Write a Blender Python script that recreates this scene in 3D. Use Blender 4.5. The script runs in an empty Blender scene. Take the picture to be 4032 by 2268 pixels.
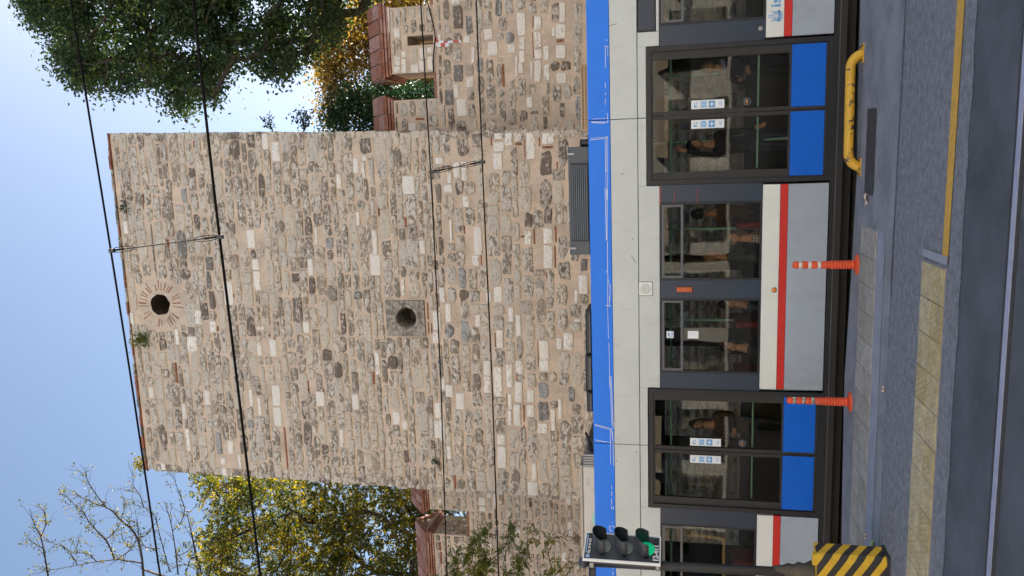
import bpy, bmesh, math, random
from mathutils import Vector, Matrix, noise
R_ = math.radians
random.seed(7)
S = bpy.context.scene
COL = S.collection

# ------------------------------------------------------------------ camera
F = 3040.0; W, H = 4032, 2268
PITCH, YAW = R_(11.9), R_(9.4)
CAM = Vector((0, 0, 2.0))
sp, cp, sy, cy = math.sin(PITCH), math.cos(PITCH), math.sin(YAW), math.cos(YAW)
FW = Vector((-sy*cp, cy*cp, sp)); RT = Vector((cy, sy, 0)); UP = Vector((sy*sp, -cy*sp, cp))
cd = bpy.data.cameras.new('camera'); cam = bpy.data.objects.new('camera', cd); COL.objects.link(cam)
cd.sensor_fit = 'HORIZONTAL'; cd.sensor_width = 36; cd.lens = 36*F/W; cd.clip_end = 3000; cd.clip_start = 0.05
# the phone lies on its side: picture-right is down in the street, picture-top is the viewer's right
cam.matrix_world = Matrix(((-UP.x, RT.x, -FW.x, CAM.x), (-UP.y, RT.y, -FW.y, CAM.y), (-UP.z, RT.z, -FW.z, CAM.z), (0, 0, 0, 1)))
S.camera = cam

# ------------------------------------------------------------------ light
SUN_EL, SUN_AZ = 27.0, 47.0          # azimuth from +Y towards +X
w = bpy.data.worlds.new('World'); S.world = w; w.use_nodes = True
wn = w.node_tree.nodes; wl = w.node_tree.links
sky = wn.new('ShaderNodeTexSky'); sky.sky_type = 'NISHITA'; sky.sun_disc = False
sky.sun_elevation = R_(SUN_EL); sky.sun_rotation = R_(SUN_AZ)
sky.air_density = 1.0; sky.dust_density = 1.3; sky.ozone_density = 0.6
wn['Background'].inputs[1].default_value = 0.062
wl.new(sky.outputs[0], wn['Background'].inputs[0])
sl = bpy.data.lights.new('sun', 'SUN'); sl.energy = 5.0; sl.angle = R_(0.5); sl.color = (1, 0.95, 0.87)
so = bpy.data.objects.new('sun', sl); COL.objects.link(so)
sd = Vector((math.sin(R_(SUN_AZ))*math.cos(R_(SUN_EL)), math.cos(R_(SUN_AZ))*math.cos(R_(SUN_EL)), math.sin(R_(SUN_EL))))
so.rotation_euler = sd.to_track_quat('Z', 'Y').to_euler(); so.location = (30, 40, 40)
vs = S.view_settings; vs.view_transform = 'Standard'; vs.look = 'None'; vs.exposure = 2.1; vs.gamma = 1; vs.use_curve_mapping = False
S.cycles.max_bounces = 8; S.cycles.diffuse_bounces = 4; S.cycles.transparent_max_bounces = 16
S.cycles.caustics_reflective = False; S.cycles.caustics_refractive = False
S.cycles.sample_clamp_indirect = 6.0

# ------------------------------------------------------------------ helpers
def ray(x, y): return F*FW + (H/2-y)*RT + (W/2-x)*UP
def P(x, y, Y):
    d = ray(x, y); return CAM + d*(Y/d.y)
def G(x, y, z=0.0):
    d = ray(x, y); return CAM + d*((z-CAM.z)/d.z)
def proj(p):
    d = Vector(p)-CAM; f = d.dot(FW)
    if f <= 0.1: return None
    return (W/2-F*d.dot(UP)/f, H/2-F*d.dot(RT)/f)
def tag(o, label=None, cat=None, group=None, kind=None):
    if label: o['label'] = label
    if cat: o['category'] = cat
    if group: o['group'] = group
    if kind: o['kind'] = kind
    return o
def thing(name, label, cat, loc, group=None):
    o = bpy.data.objects.new(name, None); COL.objects.link(o); o.location = loc; o.empty_display_size = .2
    return tag(o, label, cat, group)
def wloc(o):
    v = Vector((0, 0, 0))
    while o: v = v + Vector(o.location); o = o.parent
    return v
class MB:
    def __init__(s): s.v = []; s.f = []; s.m = []
    def poly(s, pts, m=0):
        n = len(s.v); s.v += [tuple(p) for p in pts]; s.f.append(tuple(range(n, n+len(pts)))); s.m.append(m); return s
    def quadidx(s, idx, m=0): s.f.append(tuple(idx)); s.m.append(m)
    def box(s, x0, x1, y0, y1, z0, z1, m=0, c=0.0):
        if x0 > x1: x0, x1 = x1, x0
        if y0 > y1: y0, y1 = y1, y0
        if z0 > z1: z0, z1 = z1, z0
        n = len(s.v)
        if c <= 0:
            s.v += [(x0,y0,z0),(x1,y0,z0),(x1,y1,z0),(x0,y1,z0),(x0,y0,z1),(x1,y0,z1),(x1,y1,z1),(x0,y1,z1)]
            for q in ((0,1,5,4),(1,2,6,5),(2,3,7,6),(3,0,4,7),(4,5,6,7),(3,2,1,0)): s.quadidx([n+i for i in q], m)
        else:
            s.v += [(x0+c,y0,z0+c),(x1-c,y0,z0+c),(x1-c,y0,z1-c),(x0+c,y0,z1-c),
                    (x0,y0+c,z0),(x1,y0+c,z0),(x1,y0+c,z1),(x0,y0+c,z1),
                    (x0,y1,z0),(x1,y1,z0),(x1,y1,z1),(x0,y1,z1)]
            for q in ((0,1,2,3),(4,5,1,0),(5,6,2,1),(6,7,3,2),(7,4,0,3),(8,9,5,4),(9,10,6,5),(10,11,7,6),(11,8,4,7),(11,10,9,8)):
                s.quadidx([n+i for i in q], m)
        return s
    def tube(s, pts, rad, n=6, m=0, cap=True):
        pts = [Vector(p) for p in pts]
        if not hasattr(rad, '__len__'): rad = [rad]*len(pts)
        base = len(s.v); prev = None
        for i, p in enumerate(pts):
            d = (pts[min(i+1, len(pts)-1)]-pts[max(i-1, 0)])
            if d.length < 1e-9: d = Vector((0, 0, 1))
            d.normalize()
            if prev is None:
                a = d.orthogonal().normalized()
            else:
                a = prev - d*prev.dot(d)
                a = a.normalized() if a.length > 1e-6 else d.orthogonal().normalized()
            prev = a; b = d.cross(a)
            for k in range(n):
                t = 2*math.pi*k/n
                s.v.append(tuple(p+(a*math.cos(t)+b*math.sin(t))*rad[i]))
        for i in range(len(pts)-1):
            for k in range(n):
                s.quadidx((base+i*n+k, base+i*n+(k+1) % n, base+(i+1)*n+(k+1) % n, base+(i+1)*n+k), m)
        if cap:
            s.quadidx([base+k for k in range(n)][::-1], m)
            s.quadidx([base+(len(pts)-1)*n+k for k in range(n)], m)
        return s
    def lathe(s, o, axis, prof, n=16, m=0):
        """prof: list of (distance along axis, radius)"""
        ax = Vector(axis).normalized()
        return s.tube([Vector(o)+ax*t for t, r in prof], [max(r, 1e-4) for t, r in prof], n, m)
    def sphere(s, c, r, n=10, k=6, m=0):
        c = Vector(c); r = Vector(r) if hasattr(r, '__len__') else Vector((r, r, r))
        base = len(s.v)
        for i in range(k+1):
            ph = math.pi*i/k
            for j in range(n):
                t = 2*math.pi*j/n
                s.v.append((c.x+r.x*math.sin(ph)*math.cos(t), c.y+r.y*math.sin(ph)*math.sin(t), c.z+r.z*math.cos(ph)))
        for i in range(k):
            for j in range(n):
                s.quadidx((base+i*n+j, base+(i+1)*n+j, base+(i+1)*n+(j+1) % n, base+i*n+(j+1) % n), m)
        return s
    def disc(s, c, nrm, r, n=16, m=0):
        nrm = Vector(nrm).normalized(); a = nrm.orthogonal().normalized(); b = nrm.cross(a)
        return s.poly([Vector(c)+(a*math.cos(2*math.pi*k/n)+b*math.sin(2*math.pi*k/n))*r for k in range(n)], m)
    def xf(s, fn): s.v = [tuple(fn(Vector(p))) for p in s.v]; return s
    def mesh(s, name, mats, smooth=False, off=Vector((0, 0, 0))):
        me = bpy.data.meshes.new(name)
        me.from_pydata([(p[0]-off[0], p[1]-off[1], p[2]-off[2]) for p in s.v], [], s.f)
        for m in (mats if isinstance(mats, (list, tuple)) else [mats]): me.materials.append(m)
        me.polygons.foreach_set('material_index', s.m)
        if smooth: me.polygons.foreach_set('use_smooth', [True]*len(s.f))
        me.update(); return me
    def build(s, name, mats, parent=None, smooth=False, label=None, kind=None):
        off = wloc(parent) if parent else Vector((0, 0, 0))
        o = bpy.data.objects.new(name, s.mesh(name, mats, smooth, off)); COL.objects.link(o)
        if parent: o.parent = parent
        tag(o, label, None, None, kind); return o
def put(name, me, parent, loc, scale=(1, 1, 1), rot=(0, 0, 0)):
    o = bpy.data.objects.new(name, me); COL.objects.link(o); o.parent = parent
    o.location = Vector(loc)-wloc(parent); o.scale = scale; o.rotation_euler = rot; return o

# ------------------------------------------------------------------ materials
def mat(name, col, rough=.6, var=.12, scale=8., bump=.0, bscale=40., metal=0., spec=.5, obj_rand=0., coord='pos', detail=6, dirt=None, coat=0.):
    m = bpy.data.materials.new(name); m.use_nodes = True
    t = m.node_tree; n = t.nodes; l = t.links; b = n['Principled BSDF']
    b.inputs['Roughness'].default_value = rough; b.inputs['Metallic'].default_value = metal
    b.inputs['Specular IOR Level'].default_value = spec; b.inputs['Coat Weight'].default_value = coat
    if coord == 'pos': c = n.new('ShaderNodeNewGeometry').outputs['Position']
    else: c = n.new('ShaderNodeTexCoord').outputs['Object']
    nz = n.new('ShaderNodeTexNoise'); nz.inputs['Scale'].default_value = scale; nz.inputs['Detail'].default_value = detail; nz.inputs['Roughness'].default_value = .65
    l.new(c, nz.inputs['Vector'])
    mr = n.new('ShaderNodeMapRange'); mr.inputs['From Min'].default_value = .3; mr.inputs['From Max'].default_value = .7
    mr.inputs['To Min'].default_value = 1-var; mr.inputs['To Max'].default_value = 1+var
    l.new(nz.outputs['Fac'], mr.inputs['Value'])
    mx = n.new('ShaderNodeMix'); mx.data_type = 'RGBA'; mx.blend_type = 'MULTIPLY'; mx.inputs[0].default_value = 1
    mx.inputs[6].default_value = (*col, 1); l.new(mr.outputs[0], mx.inputs[7])
    out = mx.outputs[2]
    if obj_rand:
        oi = n.new('ShaderNodeObjectInfo'); ge = n.new('ShaderNodeNewGeometry'); ad = n.new('ShaderNodeMath'); ad.operation = 'ADD'
        l.new(oi.outputs['Random'], ad.inputs[0]); l.new(ge.outputs['Random Per Island'], ad.inputs[1])
        fr = n.new('ShaderNodeMath'); fr.operation = 'FRACT'; l.new(ad.outputs[0], fr.inputs[0])
        hv = n.new('ShaderNodeHueSaturation'); r2 = n.new('ShaderNodeMapRange'); r2.inputs['To Min'].default_value = 1-obj_rand; r2.inputs['To Max'].default_value = 1+obj_rand
        l.new(fr.outputs[0], r2.inputs['Value']); l.new(r2.outputs[0], hv.inputs['Value']); l.new(out, hv.inputs['Color']); out = hv.outputs[0]
        r3 = n.new('ShaderNodeMapRange'); r3.inputs['To Min'].default_value = 1.25; r3.inputs['To Max'].default_value = .75
        l.new(fr.outputs[0], r3.inputs['Value']); l.new(r3.outputs[0], hv.inputs['Saturation'])
    if dirt:                       # dirt = (colour, scale, threshold, softness, stretch)
        dc, ds, th, sf, st = dirt
        mp = n.new('ShaderNodeMapping'); mp.inputs['Scale'].default_value = st; l.new(c, mp.inputs['Vector'])
        n2 = n.new('ShaderNodeTexNoise'); n2.inputs['Scale'].default_value = ds; n2.inputs['Detail'].default_value = 8; n2.inputs['Roughness'].default_value = .7
        l.new(mp.outputs[0], n2.inputs['Vector'])
        r4 = n.new('ShaderNodeMapRange'); r4.inputs['From Min'].default_value = th; r4.inputs['From Max'].default_value = th+sf; l.new(n2.outputs['Fac'], r4.inputs['Value'])
        m2 = n.new('ShaderNodeMix'); m2.data_type = 'RGBA'; l.new(r4.outputs[0], m2.inputs[0]); l.new(out, m2.inputs[6]); m2.inputs[7].default_value = (*dc, 1); out = m2.outputs[2]
    l.new(out, b.inputs['Base Color'])
    if bump:
        bn = n.new('ShaderNodeTexNoise'); bn.inputs['Scale'].default_value = bscale; bn.inputs['Detail'].default_value = 5; l.new(c, bn.inputs['Vector'])
        bp = n.new('ShaderNodeBump'); bp.inputs['Strength'].default_value = bump; bp.inputs['Distance'].default_value = .02
        l.new(bn.outputs['Fac'], bp.inputs['Height']); l.new(bp.outputs[0], b.inputs['Normal'])
    return m
def stone_mat(name, light, dark, th, rnd=.2, bump=1.0, hs=.9):
    """weathered rubble: pale face with dark pits and lichen, tone differs from stone to stone"""
    m = bpy.data.materials.new(name); m.use_nodes = True
    t = m.node_tree; n = t.nodes; l = t.links; b = n['Principled BSDF']; b.inputs['Roughness'].default_value = .92; b.inputs['Specular IOR Level'].default_value = .2
    ge = n.new('ShaderNodeNewGeometry'); oi = n.new('ShaderNodeObjectInfo')
    ad = n.new('ShaderNodeMath'); l.new(oi.outputs['Random'], ad.inputs[0]); l.new(ge.outputs['Random Per Island'], ad.inputs[1])
    fr = n.new('ShaderNodeMath'); fr.operation = 'FRACT'; l.new(ad.outputs[0], fr.inputs[0])
    mp = n.new('ShaderNodeMapping'); mp.inputs['Scale'].default_value = (.8, 1, 1.5); l.new(ge.outputs['Position'], mp.inputs['Vector'])
    a = n.new('ShaderNodeTexNoise'); a.inputs['Scale'].default_value = 10; a.inputs['Detail'].default_value = 5; a.inputs['Roughness'].default_value = .6; a.inputs['Distortion'].default_value = 1.0
    l.new(mp.outputs[0], a.inputs['Vector'])
    # each stone has its own amount of dark weathering
    s1 = n.new('ShaderNodeMapRange'); s1.inputs['To Min'].default_value = th-.10; s1.inputs['To Max'].default_value = th+.12; l.new(fr.outputs[0], s1.inputs['Value'])
    sb = n.new('ShaderNodeMath'); sb.operation = 'SUBTRACT'; l.new(a.outputs['Fac'], sb.inputs[0]); l.new(s1.outputs[0], sb.inputs[1])
    mr = n.new('ShaderNodeMapRange'); mr.inputs['From Min'].default_value = -.05; mr.inputs['From Max'].default_value = .10; l.new(sb.outputs[0], mr.inputs['Value'])
    v = n.new('ShaderNodeTexNoise'); v.inputs['Scale'].default_value = 46; v.inputs['Detail'].default_value = 4; l.new(ge.outputs['Position'], v.inputs['Vector'])
    mv = n.new('ShaderNodeMapRange'); mv.inputs['From Min'].default_value = .32; mv.inputs['From Max'].default_value = .42; l.new(v.outputs['Fac'], mv.inputs['Value'])
    mu = n.new('ShaderNodeMath'); mu.operation = 'MULTIPLY'; l.new(mr.outputs[0], mu.inputs[0]); l.new(mv.outputs[0], mu.inputs[1])
    mx = n.new('ShaderNodeMix'); mx.data_type = 'RGBA'; l.new(mu.outputs[0], mx.inputs[0]); mx.inputs[6].default_value = (*dark, 1); mx.inputs[7].default_value = (*light, 1)
    hv = n.new('ShaderNodeHueSaturation'); hv.inputs['Saturation'].default_value = hs
    r2 = n.new('ShaderNodeMapRange'); r2.inputs['To Min'].default_value = 1-rnd; r2.inputs['To Max'].default_value = 1+rnd*.8; l.new(fr.outputs[0], r2.inputs['Value'])
    l.new(r2.outputs[0], hv.inputs['Value']); l.new(mx.outputs[2], hv.inputs['Color']); l.new(hv.outputs[0], b.inputs['Base Color'])
    bp = n.new('ShaderNodeBump'); bp.inputs['Strength'].default_value = bump; bp.inputs['Distance'].default_value = .03
    l.new(a.outputs['Fac'], bp.inputs['Height']); l.new(bp.outputs[0], b.inputs['Normal'])
    return m
def leaf_mat(name, cols, trans=.45, rough=.5):
    m = bpy.data.materials.new(name); m.use_nodes = True
    t = m.node_tree; n = t.nodes; l = t.links; n.remove(n['Principled BSDF']); out = n['Material Output']
    ge = n.new('ShaderNodeNewGeometry'); cr = n.new('ShaderNodeValToRGB'); e = cr.color_ramp.elements
    while len(e) < len(cols): e.new(.5)
    for i, c in enumerate(cols): e[i].position = i/(len(cols)-1); e[i].color = (*c, 1)
    nz = n.new('ShaderNodeTexNoise'); nz.inputs['Scale'].default_value = 1.1; nz.inputs['Detail'].default_value = 3; l.new(ge.outputs['Position'], nz.inputs['Vector'])
    mr = n.new('ShaderNodeMapRange'); mr.inputs['From Min'].default_value = .3; mr.inputs['From Max'].default_value = .7; l.new(nz.outputs['Fac'], mr.inputs['Value'])
    mx = n.new('ShaderNodeMix'); mx.inputs[0].default_value = .5; l.new(ge.outputs['Random Per Island'], mx.inputs[2]); l.new(mr.outputs[0], mx.inputs[3])
    l.new(mx.outputs[0], cr.inputs[0])
    d = n.new('ShaderNodeBsdfPrincipled'); d.inputs['Roughness'].default_value = rough; d.inputs['Specular IOR Level'].default_value = .35
    tr = n.new('ShaderNodeBsdfTranslucent'); ms = n.new('ShaderNodeMixShader'); ms.inputs[0].default_value = trans
    l.new(cr.outputs[0], d.inputs['Base Color'])
    hs = n.new('ShaderNodeHueSaturation'); hs.inputs['Value'].default_value = 1.7; hs.inputs['Saturation'].default_value = 1.1; l.new(cr.outputs[0], hs.inputs['Color']); l.new(hs.outputs[0], tr.inputs['Color'])
    l.new(d.outputs[0], ms.inputs[1]); l.new(tr.outputs[0], ms.inputs[2]); l.new(ms.outputs[0], out.inputs[0])
    return m
def glass_mat(name, tint=(.5, .5, .48), ior=1.6):
    m = bpy.data.materials.new(name); m.use_nodes = True
    t = m.node_tree; n = t.nodes; l = t.links; n.remove(n['Principled BSDF']); out = n['Material Output']
    tr = n.new('ShaderNodeBsdfTransparent'); tr.inputs[0].default_value = (*tint, 1)
    gl = n.new('ShaderNodeBsdfGlossy'); gl.inputs['Roughness'].default_value = .015
    fr = n.new('ShaderNodeFresnel'); fr.inputs[0].default_value = ior
    nz = n.new('ShaderNodeTexNoise'); nz.inputs['Scale'].default_value = 1.6; nz.inputs['Detail'].default_value = 1
    l.new(n.new('ShaderNodeNewGeometry').outputs['Position'], nz.inputs['Vector'])
    bp = n.new('ShaderNodeBump'); bp.inputs['Strength'].default_value = .02; bp.inputs['Distance'].default_value = .05; l.new(nz.outputs['Fac'], bp.inputs['Height']); l.new(bp.outputs[0], gl.inputs['Normal'])
    ms = n.new('ShaderNodeMixShader'); l.new(fr.outputs[0], ms.inputs[0]); l.new(tr.outputs[0], ms.inputs[1]); l.new(gl.outputs[0], ms.inputs[2]); l.new(ms.outputs[0], out.inputs[0])
    return m
def emit_mat(name, col, s):
    m = bpy.data.materials.new(name); m.use_nodes = True; b = m.node_tree.nodes['Principled BSDF']
    b.inputs['Base Color'].default_value = (*col, 1); b.inputs['Emission Color'].default_value = (*col, 1); b.inputs['Emission Strength'].default_value = s; return m
M = {}
M['mortar'] = mat('lime_mortar', (.56, .455, .36), .95, .22, 2.2, .9, 26, spec=.15, dirt=((.35, .265, .20), 3.2, .58, .22, (1, 1, 1.6)))
M['grey'] = stone_mat('grey_limestone', (.61, .555, .475), (.215, .18, .14), .44, .14)
M['warm'] = stone_mat('warm_limestone', (.62, .55, .445), (.27, .22, .165), .41, .12)
M['white'] = stone_mat('white_limestone_block', (.76, .72, .65), (.50, .44, .37), .32, .07, .5)
M['dark'] = stone_mat('dark_weathered_stone', (.54, .475, .40), (.15, .12, .095), .485, .16)
M['blue'] = stone_mat('blue_grey_stone', (.42, .42, .415), (.17, .155, .14), .46, .16)
M['redb'] = stone_mat('old_red_brick', (.36, .15, .095), (.17, .075, .05), .42, .2, .5, 1.0)
M['redb2'] = stone_mat('pale_worn_brick', (.40, .25, .19), (.22, .14, .10), .43, .2, .5, 1.0)
M['slab'] = stone_mat('grey_hewn_slab', (.42, .38, .32), (.19, .165, .135), .46, .1)
M['capbrick'] = mat('red_cap_brick', (.34, .18, .14), .95, .32, 9, .6, 40, obj_rand=.22, spec=.2, dirt=((.20, .13, .10), 5, .58, .18, (1, 1, 1)))
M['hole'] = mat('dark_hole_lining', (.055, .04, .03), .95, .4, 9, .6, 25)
M['asph'] = mat('dark_asphalt', (.073, .084, .103), .82, .34, 1.5, .55, 190, spec=.35, dirt=((.12, .12, .122), 85, .60, .10, (1, 1, 1)))
M['asph2'] = mat('coarse_grey_asphalt', (.172, .184, .208), .85, .34, 14, 1.0, 60, spec=.3, detail=9, dirt=((.27, .285, .31), 34, .58, .08, (1, 1, 1)))
M['pave'] = mat('smooth_grey_pavement', (.200, .21, .232), .85, .26, 2.4, .25, 150, spec=.3, dirt=((.20, .20, .205), 3.0, .58, .2, (1, 2.5, 1)))
M['pave2'] = mat('pale_concrete_border', (.245, .265, .31), .88, .16, 3.2, .3, 120, spec=.25)
M['patch'] = mat('tar_patch', (.035, .034, .035), .7, .3, 9, .4, 60)
M['ypaint'] = mat('worn_yellow_road_paint', (.50, .29, .045), .7, .16, 6, .35, 140, dirt=((.14, .12, .09), 26, .60, .08, (1, 1, 1)))
M['tile'] = mat('worn_beige_tactile_tile', (.36, .30, .165), .88, .2, 7, .4, 90, obj_rand=.14, dirt=((.23, .21, .165), 9, .54, .2, (1, 1, 1)))
M['tile2'] = mat('worn_grey_tactile_tile', (.29, .275, .24), .88, .22, 8, .5, 80, obj_rand=.12, dirt=((.19, .185, .175), 9, .54, .2, (1, 1, 1)))
M['bed'] = mat('track_bed_concrete', (.05, .05, .05), .95, .3, 4, .4, 60)
M['park'] = mat('park_soil', (.06, .055, .03), .95, .4, 2, .6, 20)
M['rail'] = mat('sky_tinted_rail_steel', (.36, .40, .56), .36, .1, 20, metal=.35)  # the sky's bluish reflection is put into the base colour
M['railside'] = mat('rail_groove_dark', (.03, .03, .033), .7, .3, 10)
M['cream'] = mat('pale_grey_tram_paint', (.505, .545, .545), .36, .06, 2.5, spec=.4, dirt=((.38, .385, .36), 2.0, .56, .3, (6, 1, .6)))
M['cream2'] = mat('white_tram_paint', (.64, .67, .66), .35, .05, 4, coat=.2, dirt=((.45, .45, .42), 3.0, .62, .25, (8, 1, .6)))
M['bluep'] = mat('bright_blue_tram_paint', (.0, .175, .82), .34, .05, 3, spec=.3)
M['blued'] = mat('blue_door_panel', (.0, .105, .56), .42, .06, 5, spec=.25)
M['red'] = mat('red_stripe_paint', (.50, .014, .008), .35, .06, 5, coat=.2)
M['gskirt'] = mat('blue_grey_skirt_paint', (.30, .355, .43), .4, .10, 1.4, dirt=((.20, .235, .28), 1.6, .50, .3, (1, 1, .8)))
M['frame'] = mat('charcoal_frame', (.013, .015, .020), .42, .15, 6, spec=.35)
M['strip'] = mat('slate_window_strip', (.024, .037, .062), .34, .08, 3, spec=.35)
M['rubber'] = mat('black_rubber', (.009, .009, .011), .55, .2, 9)
M['sill'] = mat('grey_sill_trim', (.075, .082, .095), .4, .1, 6)
M['alu'] = mat('aluminium_trim', (.25, .255, .27), .4, .1, 10, metal=.7)
M['glass'] = glass_mat('tinted_tram_glass', (.80, .79, .74), 1.34)
M['farglass'] = glass_mat('far_side_glass', (.90, .89, .86), 1.3)
M['hand'] = mat('teal_handrail', (.30, .60, .52), .4, .1, 9)
M['inner'] = mat('tram_interior_grey', (.16, .16, .155), .7, .1, 5)
M['innerd'] = mat('tram_interior_dark', (.045, .045, .048), .7, .1, 5)
M['seat'] = mat('dark_red_seat_fabric', (.16, .018, .022), .9, .2, 30)
M['stw'] = mat('white_sticker', (.70, .74, .78), .4, .03, 9)
M['stb'] = mat('blue_sticker_print', (.09, .30, .62), .4, .05, 9)
M['stl'] = mat('light_blue_sticker_print', (.33, .52, .74), .4, .05, 9)
M['amber'] = mat('amber_lens', (.62, .20, .02), .25, .2, 30)
M['oran'] = mat('orange_marker_lens', (.48, .085, .012), .3, .3, 40)
M['acg'] = mat('dark_grey_roof_unit', (.070, .082, .10), .5, .12, 5)
M['louv'] = mat('slate_louvre', (.10, .118, .14), .5, .1, 5)
M['acw'] = mat('off_white_roof_unit', (.56, .55, .52), .5, .08, 3, dirt=((.36, .34, .31), 3, .56, .2, (1, 1, 2)))
M['tan'] = mat('tan_grille_frame', (.44, .31, .19), .6, .1, 5)
M['black'] = mat('black_plastic', (.014, .015, .018), .45, .15, 8)
M['tlgrey'] = mat('charcoal_signal_plastic', (.036, .042, .052), .42, .12, 8)
M['polep'] = mat('black_pole_paint', (.007, .008, .010), .5, .15, 6)
M['wht'] = mat('white_retro_border', (.74, .76, .78), .4, .03, 9)
M['lensoff'] = mat('unlit_signal_lens', (.20, .24, .24), .25, .15, 60)
M['green'] = emit_mat('lit_green_lens', (.0, .50, .22), .10)
M['oranp'] = mat('orange_flexible_plastic', (.62, .075, .022), .6, .16, 9, dirt=((.34, .085, .045), 14, .56, .16, (1, 1, .5)))
M['ref'] = mat('white_reflective_band', (.62, .60, .54), .5, .16, 30)
M['yrail'] = mat('chipped_yellow_paint', (.56, .33, .028), .5, .1, 6, .25, 50, dirt=((.055, .047, .04), 6.5, .555, .04, (1, 1, 1)))
M['yel'] = mat('hazard_yellow', (.57, .36, .02), .6, .14, 12, dirt=((.33, .23, .05), 16, .60, .12, (1, 1, .6)))
M['blk'] = mat('hazard_black', (.020, .020, .020), .6, .2, 12)
M['bronze'] = mat('weathered_bronze_base', (.05, .042, .03), .5, .35, 14, metal=.3)
M['wire'] = mat('blackened_copper_wire', (.008, .007, .007), .8, .2, 20, spec=.1)
M['clamp'] = mat('galvanised_clamp', (.05, .05, .052), .6, .2, 20)
M['bark'] = mat('dark_bark', (.050, .038, .028), .95, .3, 12, .6, 30)
M['bark2'] = mat('grey_brown_bark', (.10, .075, .052), .95, .3, 12, .6, 30)
M['lfdark'] = leaf_mat('dark_evergreen_leaf', [(.014, .030, .015), (.028, .054, .022), (.055, .082, .022), (.13, .14, .024)], .38)
M['lfshrub'] = leaf_mat('deep_green_leaf', [(.008, .026, .010), (.016, .045, .016), (.030, .070, .020)], .30)
M['lforan'] = leaf_mat('orange_autumn_leaf', [(.08, .065, .016), (.15, .105, .026), (.22, .135, .032), (.29, .19, .065)], .45)
M['lfyel'] = leaf_mat('yellow_green_leaf', [(.012, .024, .008), (.034, .048, .010), (.13, .11, .014), (.46, .30, .025)], .48)
M['lfmid'] = leaf_mat('fresh_green_leaf', [(.025, .055, .012), (.055, .09, .018), (.11, .13, .02), (.20, .17, .025)], .45)
M['lfvine'] = leaf_mat('acacia_leaf', [(.04, .07, .018), (.085, .115, .028), (.16, .17, .035), (.30, .26, .05)], .40)
M['pod'] = mat('brown_pod', (.055, .022, .016), .7, .3, 20)
M['dry'] = mat('dry_red_twig', (.12, .055, .035), .9, .3, 20)
M['skin'] = mat('skin', (.55, .31, .21), .6, .1, 9)
M['deadleaf'] = mat('pale_dry_leaf', (.52, .42, .33), .8, .25, 30)
M['greenleaf'] = mat('fallen_green_leaf', (.22, .36, .12), .7, .2, 30)

# ------------------------------------------------------------------ ground
def tree_box(mb, *a): return mb.box(*a)
g = MB(); g.poly([(-400, -300, -.18), (400, -300, -.18), (400, 500, -.18), (-400, 500, -.18)])
tag(g.build('ground', M['bed']), kind='structure')
kerb = [(-60, 9.5), (-8, 9.5), (-4.68, 9.46), (-4.3, 9.5), (-2.68, 9.62), (-1.77, 9.50), (-.3, 9.37), (1.1, 9.5), (1.64, 9.52), (60, 9.5)]
g = MB()
for (a, b) in zip(kerb[:-1], kerb[1:]):
    g.poly([(a[0], -40, 0), (b[0], -40, 0), (b[0], b[1]-.03, 0), (a[0], a[1]-.03, 0)])
    g.poly([(a[0], a[1]-.03, 0), (b[0], b[1]-.03, 0), (b[0], b[1], -.03), (a[0], a[1], -.03)])
    g.poly([(a[0], a[1], -.03), (b[0], b[1], -.03), (b[0], b[1]+.01, -.2), (a[0], a[1]+.01, -.2)])
tag(g.build('street', M['asph']), kind='structure')
def ragged(x0, x1, ya, yb, z, n=160, amp=.012, sd=0):
    mb = MB(); xs = [x0+(x1-x0)*i/n for i in range(n+1)]
    lo = [ya+amp*noise.noise((x*3.1+sd, .3, 0))+amp*.7*noise.noise((x*13+sd, .9, 0)) for x in xs]
    hi = [(yb(x) if callable(yb) else yb)+amp*noise.noise((x*2.7+sd, 5.3, 0)) for x in xs]
    for i in range(n): mb.poly([(xs[i], lo[i], z), (xs[i+1], lo[i+1], z), (xs[i+1], hi[i+1], z), (xs[i], hi[i], z)])
    return mb
def kerbY(x):
    for a, b in zip(kerb[:-1], kerb[1:]):
        if a[0] <= x <= b[0]: return a[1]+(b[1]-a[1])*(x-a[0])/(b[0]-a[0])-.031
    return 9.46
tag(ragged(-20, 14, 5.98, 7.76, .004, 400, .03).build('asphalt_strip', M['asph2']), kind='structure')
tag(ragged(-20, 14, 7.76, kerbY, .005, 400, .012, 9).build('pavement', M['pave']), kind='structure')
tag(ragged(-12, -.8, 8.02, 8.315, .009, 120, .018, 4).build('pavement_border', M['pave2']), kind='structure')
# yellow line, closing at the head of the tactile strip
yl = MB(); nn = 80
for i in range(nn):
    xa, xb = -.86+i*(8-(-.86))/nn, -.86+(i+1)*(8+.86)/nn
    def yy(x): return 6.245-.045*(x+.85)/1.9+.004*noise.noise((x*9, 0, 0)), 6.375-.02*(x+.85)/1.9+.004*noise.noise((x*9, 7, 0))
    (a0, a1), (b0, b1) = yy(xa), yy(xb)
    yl.poly([(xa, a0, .010), (xb, b0, .010), (xb, b1, .010), (xa, a1, .010)])
tag(yl.build('road_marking', M['ypaint']), kind='structure')
pm = MB(); pts = []
for i in range(24):
    t = i/23; x = .44-.88*t; pts.append((x, 8.93+.012*noise.noise((x*9, 1, 1)), .011))
lo = [(p[0]-.02, 8.55+.02*noise.noise((p[0]*8, 4, 1)), .011) for p in pts]
for i in range(23): pm.poly([pts[i], lo[i], lo[i+1], pts[i+1]])
tag(pm.build('asphalt_patch', M['patch']), kind='structure')
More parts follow.
